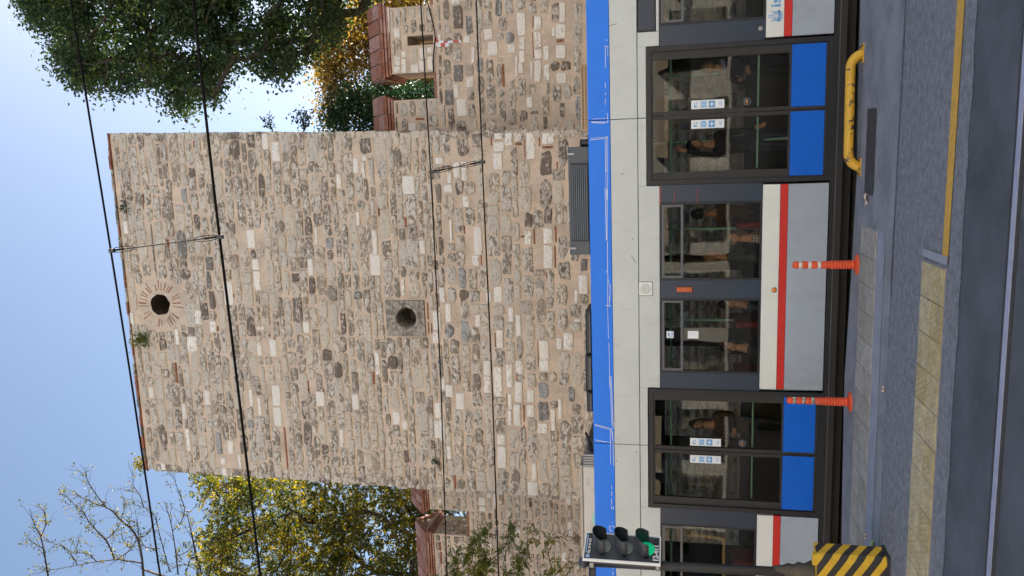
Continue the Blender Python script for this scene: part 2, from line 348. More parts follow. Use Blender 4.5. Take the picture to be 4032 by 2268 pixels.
# repair seam across the asphalt
sm = MB(); prev = None
for i in range(120):
    x = 4-i*.06; y = 7.70-.02*x+.012*noise.noise((x*2, 3, 1)); wd = .006+.006*abs(noise.noise((x*5, 1, 2)))
    if x < -1.4: break
    if prev: sm.poly([(prev[0], prev[1]-wd, .0115), (x, y-wd, .0115), (x, y+wd, .0115), (prev[0], prev[1]+wd, .0115)])
    prev = (x, y)
tag(sm.build('road_crack', M['patch']), kind='structure')

def tile_mesh(name, sx, sy_, m):
    mb = MB(); mb.box(-sx/2, sx/2, -sy_/2, sy_/2, -.02, .006)
    for i in range(5 if name == 'paver' and m is M['tile'] else 0):
        for j in range(5):
            x, y = (i-2+(.25 if j % 2 else -.25))*sx/5.6, (j-2)*sy_/5.4; r = .013; n = len(mb.v)
            mb.v += [(x-r, y-r, .006), (x+r, y-r, .006), (x+r, y+r, .006), (x-r, y+r, .006), (x-r*.5, y-r*.5, .0095), (x+r*.5, y-r*.5, .0095), (x+r*.5, y+r*.5, .0095), (x-r*.5, y+r*.5, .0095)]
            for q in ((0, 1, 5, 4), (1, 2, 6, 5), (2, 3, 7, 6), (3, 0, 4, 7), (4, 5, 6, 7)): mb.quadidx([n+k for k in q])
    return mb.mesh(name, m)
rng = random.Random(3)
for nm, x_end, y0, dx, dy, rows, m in (('tactile_paving', -.90, 6.285, .288, .272, 2, M['tile']), ('tactile_paving', -.80, 8.33, .30, .325, 2, M['tile2'])):
    base = MB(); base.box(-12, x_end+.012, y0-.012, y0+rows*dy+.012, -.05, .008)
    root = tag(base.build(nm, M['pave2'] if rows == 2 and m is M['tile2'] else M['pave']), kind='structure')
    tm = tile_mesh('paver', dx-.008, dy-.008, m)
    for k in range(20):
        for r in range(rows):
            cx = x_end-dx*(k+.5); cyy = y0+dy*(r+.5)
            put('paver', tm, root, (cx, cyy, .010+rng.uniform(0, .003)), (1, 1, 1), (rng.uniform(-.006, .006), rng.uniform(-.006, .006), rng.uniform(-.008, .008)))
e = MB(); e.poly([(-.865, 6.24, .0135), (-.80, 6.24, .0135), (-.80, 6.84, .0135), (-.865, 6.84, .0135)])
tag(e.build('paving_edge', M['pave2']), kind='structure')

# near tram rail
rl = thing('tram_rail', 'shiny steel tram rail set into the dark asphalt in the foreground', 'rail', (-1, 5.16, 0))
a = MB(); a.box(-20, 14, 5.13, 5.185, -.02, .012, c=0.0).build('rail_head', M['rail'], rl)
a = MB(); a.box(-20, 14, 5.085, 5.128, -.02, .006); a.box(-20, 14, 5.187, 5.23, -.02, .007).build('rail_groove', M['railside'], rl)
# far track rails under the tram, ground behind
a = MB(); a.box(-30, 30, 10.58, 10.65, -.18, -.05); a.box(-30, 30, 12.0, 12.07, -.18, -.05)
tag(a.build('track_bed', M['railside']), kind='structure')
a = MB(); a.box(-60, 60, 12.95, 15.2, -.3, .0)
tag(a.build('sidewalk', M['pave']), kind='structure')
a = MB(); a.poly([(-200, 18.2, 1.5), (200, 18.2, 1.5), (200, 300, 9), (-200, 300, 9)]); a.poly([(-200, 18.2, -.2), (200, 18.2, -.2), (200, 18.2, 1.5), (-200, 18.2, 1.5)])
tag(a.build('park_ground', M['park']), kind='structure')

# ------------------------------------------------------------------ masonry
rng = random.Random(11)
def stone_variant(k, boxy):
    r = random.Random(k); mb = MB(); n = 11; ring = []
    for i in range(n):
        t = 2*math.pi*(i+r.uniform(-.25, .25))/n
        e = r.uniform(.28, .75) if not boxy else .20
        c, s_ = math.cos(t), math.sin(t)
        x = math.copysign(abs(c)**e, c); z = math.copysign(abs(s_)**e, s_)
        j = r.uniform(.76, 1.08) if not boxy else r.uniform(.95, 1.02)
        ring.append((x*.5*j, z*.5*j))
    y1 = .55 if not boxy else .75
    for (x, z) in ring: mb.v.append((x, .35, z))
    for (x, z) in ring: mb.v.append((x*.985, -y1*r.uniform(.75, 1.05), z*.985))
    kx = .78 if not boxy else .92
    for (x, z) in ring: mb.v.append((x*kx*r.uniform(.92, 1.05), -1*r.uniform(.85, 1.12), z*kx*r.uniform(.92, 1.05)))
    mb.v.append((r.uniform(-.08, .08), -1.05*r.uniform(.9, 1.1), r.uniform(-.08, .08)))
    for i in range(n):
        j = (i+1) % n
        mb.quadidx((i, j, n+j, n+i)); mb.quadidx((n+i, n+j, 2*n+j, 2*n+i)); mb.quadidx((2*n+i, 2*n+j, 3*n))
    return mb
VAR = [stone_variant(k, False) for k in range(26)]; BOX = [stone_variant(100+k, True) for k in range(10)]
MESHES = {}
def stone_me(vi, box, mk):
    key = (vi, box, mk)
    if key not in MESHES:
        mb = (BOX if box else VAR)[vi]; MESHES[key] = mb.mesh('brick' if mk == 'redb' else 'stone', M[mk], True)
    return MESHES[key]
def pick_tone(r, z=0):
    return r.choices(['grey', 'warm', 'dark', 'blue', 'white'], [.49, .41, .06, .02, .02])[0]
def free_intervals(x0, x1, z0, z1, rects):
    iv = [(x0, x1)]
    for (a, b, c, d) in rects:
        ov = min(z1, d)-max(z0, c)
        if ov < .28*(z1-z0) and ov < .03: continue
        nv = []
        for (p, q) in iv:
            if b <= p or a >= q: nv.append((p, q)); continue
            if a-p > .09: nv.append((p, a))
            if q-b > .09: nv.append((b, q))
        iv = nv
    return iv
def courses(xl, xr, z0, z1, rects, r, hmin, hmax, wmin, wmax, gap, shards=.05, tone=pick_tone):
    """rows of rubble between xl(z) and xr(z); returns (x, z, w, h, tone, boxy)"""
    out = []; z = z0
    while z < z1-.05:
        h = r.uniform(hmin, hmax)
        if z+h > z1: h = z1-z
        for (p, q) in free_intervals(xl(z+h/2), xr(z+h/2), z, z+h, rects):
            x = p
            while x < q-.06:
                wd = r.uniform(wmin, wmax)*(.75+.5*h/hmax)
                if q-(x+wd) < wmin*.7: wd = q-x
                wob = .022*noise.noise((x*.9, z*2.3, 4.0))*2
                if r.random() < shards:
                    hh = r.uniform(.035, .05); out.append((x+wd/2, z+h*.25+wob, wd-gap, hh, 'redb', True))
                    out.append((x+wd/2, z+h*.68+wob, wd-gap, h*.55, tone(r), False))
                else:
                    sh = h-gap*r.uniform(.75, 1.1); f = r.uniform(.86, 1.03); tn = tone(r)
                    out.append((x+wd/2+r.uniform(-.01, .01), z+h/2+wob+r.uniform(-.012, .012), max(wd-gap*r.uniform(.8, 1.25), .06), sh*f, tn, tn == 'white' or r.random() < .15))
                x += wd
        z += h
    return out
def place_stones(root, stones, Yf, limit, proud=.027, seen=True):
    """the stones that show largest become parts of the root, the rest one joined part"""
    def area(s):
        p = proj((s[0], Yf, s[1]))
        if p is None or not (-5 < p[0] < W+5 and -5 < p[1] < H+5): return -1
        if s[1] < 2.95: return s[2]*s[3]*.2
        return s[2]*s[3]
    st = sorted(stones, key=area, reverse=True)
    for i, (x, z, wd, h, tn, bx) in enumerate(st):
        vi = rng.randrange(10 if bx else 26); pr = proud*rng.uniform(.7, 1.35)*(1.0 if tn != 'redb' else .6)
        if i < limit and area(st[i]) > 0:
            put('brick' if tn == 'redb' else 'stone', stone_me(vi, bx, tn), root, (x, Yf, z), (wd*EX, pr, h*EX), (0, rng.uniform(-.035, .035), 0))
        else:
            RUB.setdefault(root.name, (root, MB()))
            mb = RUB[root.name][1]; src = (BOX if bx else VAR)[vi]; n = len(mb.v)
            mb.v += [(x+a*wd*EX, Yf+b*pr, z+c*h*EX) for a, b, c in src.v]
            k = TONES.index(tn)
            for f in src.f: mb.quadidx([n+q for q in f], k)
TONES = ['grey', 'warm', 'dark', 'blue', 'white', 'redb']; RUB = {}; EX = 1.07
def cr(off, lst, Y, tone, boxy=True):
    """a block outlined by two opposite corners as they stand on the wall plane Y"""
    out = []
    for (a, b, c, d) in lst:
        p = P(off[0]+a/1.8386, off[1]+b/1.8386, Y); q = P(off[0]+c/1.8386, off[1]+d/1.8386, Y)
        out.append(((p.x+q.x)/2, (p.z+q.z)/2, abs(p.x-q.x), abs(p.z-q.z), tone, boxy))
    return out

# ---- the tower
TY = 14.0
def txl(z): return -6.31-(13.3-z)*.0135
def txr(z): return .86-(13.3-z)*.034
tower = thing('stone_tower', 'tall square rubble stone tower with two round openings in its face', 'tower', (-2.8, TY, 0))
A1, A2, A3 = (1300, 0), (1300, 740), (1300, 1480)
pre = []
pre += cr(A1, [(1188,965,1250,1005),(1268,965,1325,1050),(1340,965,1390,1020),(1420,965,1485,1145),(1535,965,1625,1040),(1185,1030,1262,1092),(1182,1110,1250,1225),(765,1140,820,1185),(895,1175,945,1285),(950,1170,1000,1305),(850,1250,885,1325),(165,1145,210,1250),(228,1175,258,1285),(45,1260,85,1360)], TY, 'white')
pre += cr(A1, [(915,1000,1010,1130),(210,1000,300,1110),(1520,1095,1610,1265),(1515,1310,1610,1495),(1650,980,1725,1210)], TY, 'dark', False)
pre += cr(A1, [(1160,965,1172,1055),(1404,1010,1414,1140),(1508,965,1520,1060),(1340,1035,1385,1050),(1535,1060,1610,1072)], TY, 'redb')
pre += cr(A2, [(960,60,1010,135),(1042,285,1102,478),(1030,488,1080,560),(1410,312,1460,405),(1545,290,1612,398),(1545,420,1612,578),(290,485,368,630),(190,175,220,270),(1188,715,1252,825),(1130,758,1170,825),(1800,630,1868,765),(1770,740,1795,830),(745,890,805,1025),(742,1045,800,1120),(835,840,880,968),(1290,865,1330,965),(1345,915,1385,1068),(1050,922,1090,1000),(1205,1030,1258,1155),(1515,1105,1585,1240),(1515,1245,1585,1325),(1690,1048,1762,1170),(1640,1085,1682,1165),(1112,1250,1165,1355),(1112,1365,1165,1480),(1275,1275,1325,1440),(1345,1248,1400,1345),(1345,1400,1395,1440),(1770,945,1820,970),(865,235,890,385),(515,660,545,775)], TY, 'white')
pre += cr(A2, [(1470,300,1485,405),(1625,280,1640,390),(1620,420,1635,575),(1380,345,1405,357),(1088,488,1100,560),(1190,1050,1200,1150),(1500,1110,1510,1290)], TY, 'redb')
pre += cr(A2, [(1515,0,1605,100),(1360,815,1470,905),(1650,340,1725,510),(1650,530,1740,665),(1550,135,1610,262),(1410,180,1470,285)], TY, 'dark', False)
pre += cr(A2, [(830,990,900,1085),(1810,510,1865,605)], TY, 'blue', False)
pre += cr(A3, [(1185,-60,1250,145),(1340,42,1395,188),(1330,208,1385,358),(1288,128,1320,238),(1288,250,1318,355),(1425,95,1480,190),(1425,210,1480,295),(835,65,895,150),(912,125,978,240),(760,195,808,300),(755,320,808,445),(455,258,510,350),(530,325,568,385),(70,385,105,480),(1600,238,1635,392),(1650,165,1680,310),(1212,425,1275,495),(1212,510,1278,662),(1462,632,1500,757),(1505,340,1575,415)], TY, 'white')
pre += cr(A3, [(1397,210,1410,330),(1275,130,1283,230)], TY, 'redb')
pre += cr(A3, [(1505,50,1590,165),(1505,180,1590,330),(1725,80,1770,190)], TY, 'blue', False)
pre += cr((0, 740), [(1790,305,1855,432),(1828,515,1885,592),(1836,602,1895,738),(1952,1095,2010,1215),(1520,965,1570,1045),(2230,515,2275,632),(2195,970,2245,1045),(2280,290,2305,405),(1865,1002,1915,1028),(945,900,978,985)], TY, 'white')
pre += cr((0, 1480), [(1080,80,1120,160),(1650,468,1700,560),(1970,68,2035,210),(1980,228,2045,360),(1805,102,1838,218),(1865,158,1898,285),(2290,115,2355,215),(1725,570,1755,665),(1170,630,1205,680),(1600,590,1640,640),(1610,665,1650,720),(2460,385,2490,510)], TY, 'white')
pre += cr((0, 1480), [(2065,378,2078,665),(2230,35,2242,125)], TY, 'redb')
pre += cr((0, 740), [(1490,605,1535,735),(1310,0,1360,110),(1095,255,1130,640)], TY, 'blue', False)
# openings
oc = P(631, 1199, TY); OR = .225
lc = P(1603, 1250, TY); LR = .198
s0, s1 = P(1520, 1182, TY), P(1678, 1322, TY)
slab = (s1.x, s0.x, s1.z, s0.z)
ring_r = .56
rects = [(x-wd/2-.02, x+wd/2+.02, z-h/2-.015, z+h/2+.015) for (x, z, wd, h, t, b) in pre]
rects.append((slab[0]-.04, slab[1]+.04, slab[2]-.03, slab[3]+.03))
for k in range(9):                                # round the sunburst, row by row
    zz = -ring_r+ring_r*2*(k+.5)/9; hw = math.sqrt(max(ring_r**2-zz*zz, 0)); rects.append((oc.x-hw, oc.x+hw, oc.z+zz-ring_r/9, oc.z+zz+ring_r/9))
stones = courses(lambda z: txl(z)+.01, lambda z: txr(z)-.01, 0.0, 13.22, rects, rng, .125, .25, .17, .50, .024, .009)
stones += pre
for k in range(45):                               # shards of brick bedded in the mortar
    z = rng.uniform(3, 13); stones.append((rng.uniform(txl(z)+.2, txr(z)-.2), z, rng.uniform(.07, .22), rng.uniform(.022, .035), 'redb', True))
stones = [s for s in stones if not (s[4] == 'redb' and (abs(s[0]-oc.x) < ring_r and abs(s[1]-oc.z) < ring_r or slab[0]-.1 < s[0] < slab[1]+.1 and slab[2] < s[1] < slab[3]))]
place_stones(tower, stones, TY, 285)
# mortar face with the two holes, sides, back and top
core = MB()
def grid(mb, x0, x1, z0, z1, y, nx, nz):
    pass
def hole_panel(mb, x0, x1, z0, z1, cx, cz, r, y, n=32, jag=0.0):
    per = []; cir = []
    for i in range(n):
        t = 2*math.pi*i/n; c, s_ = math.cos(t), math.sin(t)
        tx = ((x1-cx) if c > 0 else (cx-x0))/max(abs(c), 1e-6); tz = ((z1-cz) if s_ > 0 else (cz-z0))/max(abs(s_), 1e-6); q = min(tx, tz)
        per.append((cx+c*q, y, cz+s_*q)); rr = r*(1+jag*noise.noise((c*2.3, s_*2.3, 1.7)))
        cir.append((cx+c*rr, y, cz+s_*rr))
    # corners
    ang = [math.atan2(z-cz, x-cx) % (2*math.pi) for x, z in ((x1, z1), (x0, z1), (x0, z0), (x1, z0))]
    for i in range(n):
        a, b = 2*math.pi*i/n, 2*math.pi*(i+1)/n; pts = [cir[i], per[i]]
        for k, g_ in enumerate(ang):
            if a < g_ < b: pts.append(((x1, x0, x0, x1)[k], y, (z1, z1, z0, z0)[k]))
        pts += [per[(i+1) % n], cir[(i+1) % n]]
        mb.poly(pts)
    return cir
top = 13.24
zs = [-.2, lc.z-.8, lc.z+.8, oc.z-.8, oc.z+.8, top]
for i in range(5):
    z0, z1 = zs[i], zs[i+1]
    if i in (1, 3):
        c = lc if i == 1 else oc
        core.poly([(txl(z0), TY, z0), (c.x-.8, TY, z0), (c.x-.8, TY, z1), (txl(z1), TY, z1)])
        core.poly([(c.x+.8, TY, z0), (txr(z0), TY, z0), (txr(z1), TY, z1), (c.x+.8, TY, z1)])
        hole_panel(core, c.x-.8, c.x+.8, z0, z1, c.x, c.z, .24 if i == 1 else OR, TY, 40, 0 if i == 1 else .10)
    else:
        core.poly([(txl(z0), TY, z0), (txr(z0), TY, z0), (txr(z1), TY, z1), (txl(z1), TY, z1)])
B = 19.0
for xf, sgn in ((txl, -1), (txr, 1)):
    q = [(xf(-.2), TY, -.2), (xf(-.2), B, -.2), (xf(top), B, top), (xf(top), TY, top)]
    core.poly(q if sgn > 0 else q[::-1])
core.poly([(txl(-.2), B, -.2), (txl(top), B, top), (txr(top), B, top), (txr(-.2), B, -.2)])
core.poly([(txl(top), TY, top), (txr(top), TY, top), (txr(top), B, top), (txl(top), B, top)])
core.build('mortar_face', M['mortar'], tower)
# corner stones that step the vertical edges, and stones round the flanks
for xf, sgn, nm in ((txl, -1, 'l'), (txr, 1, 'r')):
    z = 2.6; mb = MB()
    while z < top-.2:
        h = rng.uniform(.14, .26); d = rng.uniform(.25, .5); x = xf(z+h/2)
        mb.box(x-sgn*.12, x+sgn*rng.uniform(.004, .022 if sgn > 0 else .05), TY-.012-rng.uniform(0, .012), TY+d, z+.012, z+h-.012, rng.choice([0, 0, 1, 1, 2]))
        z += h
    mb.build('corner_stone', [M[t] for t in TONES], tower, kind='stuff')
# top edge: a thin course of dark tiles and broken stone
mb = MB(); x = txl(top)-.03
cap_tiles = []
while x < txr(top)-.01:
    wd = min(rng.uniform(.16, .34), txr(top)+.02-x)
    t = MB(); t.box(x, x+wd-.008, TY-.03-rng.uniform(0, .025), TY+.5, top+.003, top+.03+rng.uniform(0, .03), 0).build('cap_tile', rng.choice([M['redb'], M['dark'], M['dark']]), tower)
    x += wd
cc = MB(); x = txl(top)
while x < txr(top)-.1:
    wd = min(rng.uniform(.15, .4), txr(top)-.05-x); cc.box(x, x+wd-.01, TY+.15, TY+1.2, top+.05, top+.07+rng.uniform(0, .06), rng.choice([0, 1])); x += wd
cc.build('cap_rubble', [M['mortar'], M['dark']], tower, kind='stuff')
# upper oculus: hole lined dark, radial thin bricks
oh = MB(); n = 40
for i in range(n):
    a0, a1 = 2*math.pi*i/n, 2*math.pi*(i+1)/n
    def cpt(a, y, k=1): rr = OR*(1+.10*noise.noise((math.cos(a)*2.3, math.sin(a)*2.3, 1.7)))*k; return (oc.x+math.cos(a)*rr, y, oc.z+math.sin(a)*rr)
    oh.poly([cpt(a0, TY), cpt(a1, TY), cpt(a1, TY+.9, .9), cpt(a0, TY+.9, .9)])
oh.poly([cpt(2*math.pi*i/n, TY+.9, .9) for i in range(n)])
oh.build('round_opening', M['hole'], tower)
brick_m = [MB().box(-.5, .5, -.6, .35, -.5, .5, c=.12).mesh('brick', mm, False) for mm in (M['redb'], M['redb2'])]
for k in range(34):
    a = 2*math.pi*(k+rng.uniform(-.25, .25))/34
    if rng.random() < .16: continue
    L = rng.uniform(.16, .25); rr = OR+.05+L/2+rng.uniform(0, .03)
    put('brick', brick_m[k % 2], tower, (oc.x+math.cos(a)*rr, TY, oc.z+math.sin(a)*rr), (L*rng.uniform(.7, 1.05), .009, rng.uniform(.016, .028)), (0, -a+rng.uniform(-.06, .06), 0))
# lower opening: hewn slab with a raised ring
sb = MB(); yS = TY-.05
hole_panel(sb, slab[0], slab[1], slab[2], slab[3], lc.x, lc.z, .27, yS, 40)
for (p, q) in (((slab[0], slab[2]), (slab[1], slab[2])), ((slab[1], slab[2]), (slab[1], slab[3])), ((slab[1], slab[3]), (slab[0], slab[3])), ((slab[0], slab[3]), (slab[0], slab[2]))):
    sb.poly([(p[0], yS, p[1]), (q[0], yS, q[1]), (q[0], TY+.1, q[1]), (p[0], TY+.1, p[1])])
slab_o = sb.build('window_slab', M['slab'], tower)
rg = MB(); n = 40
prof = [(.27, yS), (.268, yS-.018), (.222, yS-.022), (LR, yS+.01), (LR, TY+.55)]
for i in range(n):
    a0, a1 = 2*math.pi*i/n, 2*math.pi*(i+1)/n
    for (r0, ya), (r1, yb) in zip(prof[:-1], prof[1:]):
        rg.poly([(lc.x+math.cos(a0)*r0, ya, lc.z+math.sin(a0)*r0), (lc.x+math.cos(a1)*r0, ya, lc.z+math.sin(a1)*r0), (lc.x+math.cos(a1)*r1, yb, lc.z+math.sin(a1)*r1), (lc.x+math.cos(a0)*r1, yb, lc.z+math.sin(a0)*r1)])
rg.build('carved_ring', M['slab'], slab_o, True)
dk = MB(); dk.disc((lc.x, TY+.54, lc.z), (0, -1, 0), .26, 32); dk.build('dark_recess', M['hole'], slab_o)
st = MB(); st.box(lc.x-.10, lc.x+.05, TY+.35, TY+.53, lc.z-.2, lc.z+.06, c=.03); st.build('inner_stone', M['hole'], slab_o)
# thin brick courses framing the slab
for (x0, x1, z0, z1) in ((slab[0]+.05, slab[0]+.27, slab[2]-.07, slab[2]-.05), (slab[0]+.33, slab[1]-.05, slab[2]-.075, slab[2]-.05), (slab[0]+.05, slab[0]+.25, slab[2]-.13, slab[2]-.11)):
    put('brick', brick_m[0], tower, ((x0+x1)/2, TY, (z0+z1)/2), (x1-x0, .03, z1-z0))

# ---- crenellated walls
def merlon_cap(wall, xa, xb, yf, yb, zt, rise, ntile, rows=2):
    """stepped brick eaves and a tiled gable along the wall"""
    for k in range(3):
        o = .035+.03*k; x = xa-o; n = max(2, int((xb-xa+2*o)/.27)); dx = (xb-xa+2*o)/n
        for i in range(n):
            m = MB(); m.box(x+dx*i+.005, x+dx*(i+1)-.005, yf-o, yf+.12, zt+.052*k+.004, zt+.052*(k+1)-.006)
            m.build('brick', M['capbrick'], wall)
        m = MB(); m.box(x+.01, xb+o-.01, yf+.123, yb+o, zt+.052*k+.003, zt+.052*(k+1)-.003); m.build('eave_course', M['capbrick'], wall)
    z0 = zt+.158; o = .08; ym = (yf+yb)/2; y0 = yf-o; L = math.hypot(ym-y0, rise); ang = math.atan2(rise, ym-y0)
    m = MB(); z00 = z0
    m.poly([(xa-o, y0+.02, z00), (xb+o, y0+.02, z00), (xb+o, ym, z00+rise-.02), (xa-o, ym, z00+rise-.02)]); m.poly([(xa-o, ym, z00+rise-.02), (xb+o, ym, z00+rise-.02), (xb+o, yb+o, z00), (xa-o, yb+o, z00)])
    m.poly([(xb+o, y0+.02, z00), (xb+o, yb+o, z00), (xb+o, ym, z00+rise-.02)]); m.poly([(xa-o, y0+.02, z00), (xa-o, ym, z00+rise-.02), (xa-o, yb+o, z00)])
    m.build('gable_core', M['mortar'], wall)
    tdx = (xb-xa+2*o)/ntile; tl = MB().box(-tdx/2+.013, tdx/2-.013, -L/rows/2+.012, L/rows/2-.012, 0, .035, c=0).mesh('tile', M['capbrick'])
    for i in range(ntile):
        for r in range(rows):
            t = (r+.5)/rows
            put('tile', tl, wall, (xa-o+tdx*(i+.5), y0+(ym-y0)*t, z0+rise*t+rng.uniform(-.004, .004)), (1, 1, 1), (ang, rng.uniform(-.01, .01), 0))
    # layered bricks of the gable ends
    for k in range(3):
        f = 1-.27*k
        for xe, sg in ((xb+o, 1), (xa-o, -1)):
            m = MB(); c = Vector((xe, ym, z0+rise*.30))
            tri = [Vector((xe, y0, z0)), Vector((xe, ym, z0+rise)), Vector((xe, yb+o, z0))]
            tri = [c+(p-c)*f for p in tri]; inn = [c+(p-c)*.86 for p in tri]
            for a_, b_ in ((0, 1), (1, 2)):
                q = [tri[a_], tri[b_], inn[b_], inn[a_]]; q2 = [p+Vector((sg*(.02+.012*k), 0, 0)) for p in q]
                m.poly(q2); m.poly([q[0], q[1], q2[1], q2[0]]); m.poly([q[2], q[3], q2[3], q2[2]])
            m.build('gable_brick', M['capbrick'], wall)
def wall_block(mb, x0, x1, y0, y1, z0, z1): mb.box(x0, x1, y0, y1, z0, z1)

# right wall
RY = 15.0
rw = thing('crenellated_wall', 'old rubble stone wall right of the tower, its wide battlement pierced by a loophole', 'wall', (2.5, RY, 0))
rzs = P(1719, 340, RY).z                       # sill of the embrasure
ax0, ax1 = P(1600, 289, RY).x, P(1600, 27, RY).x
bx0, bx1 = .0, P(1600, 393, RY).x
azt = P(1536, 160, RY).z; bzt = P(1552, 450, RY).z
hx0, hx1 = P(1640, 178, RY).x, P(1640, 140, RY).x; hz0, hz1 = P(1706, 158, RY).z, P(1604, 158, RY).z
RB = RY+.95
c = MB(); c.box(.3, 40, RY, RB, -.2, rzs)
c.box(ax0, ax1, RY, RB, rzs+.001, hz0); c.box(ax0, hx0, RY, RB, hz0+.001, hz1); c.box(hx1, ax1, RY, RB, hz0+.001, hz1); c.box(ax0, ax1, RY, RB, hz1+.001, azt)
c.box(bx0, bx1, RY, RB, rzs+.001, bzt)
xm = ax1+1.15
more = []
while xm < 36:
    c.box(xm, xm+1.7, RY, RB, rzs+.001, azt); more.append((xm, xm+1.7)); xm += 2.8
c.build('mortar_face', M['mortar'], rw)
pr = cr(A1, [(1478,120,1530,215),(1480,235,1530,340),(1480,360,1535,425),(1635,180,1705,275),(1635,330,1705,420),(1605,200,1630,260),(1545,335,1585,430),(1550,470,1590,575),(1370,270,1412,355),(1370,370,1410,450),(1290,325,1340,380),(1145,305,1215,400),(1020,345,1050,450),(970,265,1018,310),(1450,450,1470,570),(1480,440,1530,590),(1365,455,1400,530),(1340,410,1360,550),(1640,530,1710,600),(1660,20,1705,155),(1425,705,1470,780),(895,610,930,705),
  (465,210,510,275),(520,375,550,415),(465,410,510,470),(585,470,640,525),(515,430,555,525),(415,55,437,230),(465,480,510,525)], RY, 'white')
pr += cr(A1, [(1463,120,1473,200),(1463,240,1473,420),(1640,288,1690,303),(620,855,680,867)], RY, 'redb')
pr += cr(A1, [(1285,790,1355,900),(1220,130,1280,215),(1540,840,1575,935),(1660,740,1700,850),(1565,600,1595,680)], RY, 'dark', False)
rr = [(x-wd/2-.02, x+wd/2+.02, z-h/2-.015, z+h/2+.015) for (x, z, wd, h, t, b) in pr]
def rtone(r): return r.choices(['grey', 'warm', 'dark', 'blue', 'white'], [.54, .20, .18, .05, .03])[0]
sts = courses(lambda z: .45, lambda z: 4.2, 0.0, rzs-.05, rr, rng, .15, .24, .17, .44, .055, .02, rtone)
def wtone(r): return r.choices(['grey', 'warm', 'dark', 'blue', 'white'], [.42, .22, .08, .03, .25])[0]
sts += courses(lambda z: ax0+.01, lambda z: ax1-.01, rzs+.01, azt-.02, rr+[(hx0-.04, hx1+.04, hz0-.03, hz1+.03)], rng, .14, .22, .14, .34, .045, .02, wtone)
sts += courses(lambda z: bx0+.45, lambda z: bx1-.01, rzs-.02, bzt-.02, rr, rng, .15, .24, .17, .4, .05, .03, rtone)
sts += pr
place_stones(rw, sts, RY, 290)
far = courses(lambda z: 4.2, lambda z: 30, 0, rzs-.05, [], rng, .2, .28, .3, .6, .05, .0, rtone)
place_stones(rw, far, RY, 0)
merlon_cap(rw, ax0, ax1, RY, RB, azt, .44, 5)
merlon_cap(rw, bx0+.42, bx1, RY, RB, bzt, .44, 3)
for (a_, b_) in more[:1]: merlon_cap(rw, a_, b_, RY, RB, azt, .44, 6)
m = MB(); m.box(bx1+.01, ax0-.01, RY-.025, RB, rzs+.002, rzs+.04); m.build('sill_brick', M['capbrick'], rw)
m = MB(); m.box(ax1+.01, ax1+1.14, RY-.025, RB, rzs+.002, rzs+.04); m.build('sill_brick', M['capbrick'], rw)

# left wall
LY = 17.0
lw = thing('crenellated_wall', 'paler rubble wall left of the tower with small stones and two brick capped battlements', 'wall', (-9, LY, 0))
lzs = P(1846, 2040, LY).z
cx0, cx1 = P(1750, 2008, LY).x, P(1750, 1860, LY).x
dx1 = P(1770, 2105, LY).x; dx0 = dx1-1.75
czt = P(1690, 1960, LY).z; dzt = P(1712, 2180, LY).z
LB = LY+1.0
c = MB(); c.box(-45, -6.2, LY, LB, -.2, lzs); c.box(cx0, cx1, LY, LB, lzs+.001, czt); c.box(dx0, dx1, LY, LB, lzs+.001, dzt)
xm = dx0-1.1
while xm > -42: c.box(xm-1.75, xm, LY, LB, lzs+.001, dzt); xm -= 2.85
c.build('mortar_face', M['mortar'], lw)
def ltone(r): return r.choices(['grey', 'warm', 'dark', 'blue', 'white'], [.38, .46, .08, .03, .05])[0]
sts = courses(lambda z: -13.5, lambda z: -6.3, 0.0, lzs-.04, [], rng, .12, .20, .13, .36, .05, .02, ltone)
sts += courses(lambda z: cx0+.01, lambda z: cx1, lzs+.01, czt-.02, [], rng, .12, .2, .13, .36, .05, .02, ltone)
sts += courses(lambda z: dx0, lambda z: dx1-.01, lzs-.02, dzt-.02, [], rng, .12, .2, .13, .36, .05, .02, ltone)
place_stones(lw, sts, LY, 290, .03)
merlon_cap(lw, cx0, cx1, LY, LB, czt, .46, 5)
merlon_cap(lw, dx0, dx1, LY, LB, dzt, .46, 5)
m = MB(); m.box(dx1+.01, cx0-.01, LY-.02, LB, lzs+.002, lzs+.04); m.build('sill_brick', M['capbrick'], lw)
mb = MB()                                       # side of the battlement beyond the gap
for k in range(60):
    z = rng.uniform(lzs+.1, dzt-.1); y = rng.uniform(LY+.1, LB-.1); mb.sphere((dx1, y, z), (.025, rng.uniform(.06, .13), rng.uniform(.04, .07)), 7, 4)
mb.build('side_rubble', M['warm'], lw, True, kind='stuff')
for nm, (root, mb) in RUB.items():
    mb.build('rubble', [M[t] for t in TONES], root, True, kind='stuff')
# unseen wall tower, added beyond the frame to keep sun off the street
t2 = thing('stone_tower', 'unseen plain stone tower added along the wall to shade the street', 'tower', (9.5, 14.2, 0))
m = MB(); m.box(6.4, 12.8, 14.2, 19, -.2, 11.5); m.build('mortar_face', M['mortar'], t2)
t2s = courses(lambda z: 6.42, lambda z: 12.78, 0, 11.45, [], rng, .2, .3, .3, .6, .04, .0)
place_stones(t2, t2s, 14.2, 0); RUB[t2.name][1].build('rubble', [M[t] for t in TONES], t2, True, kind='stuff')
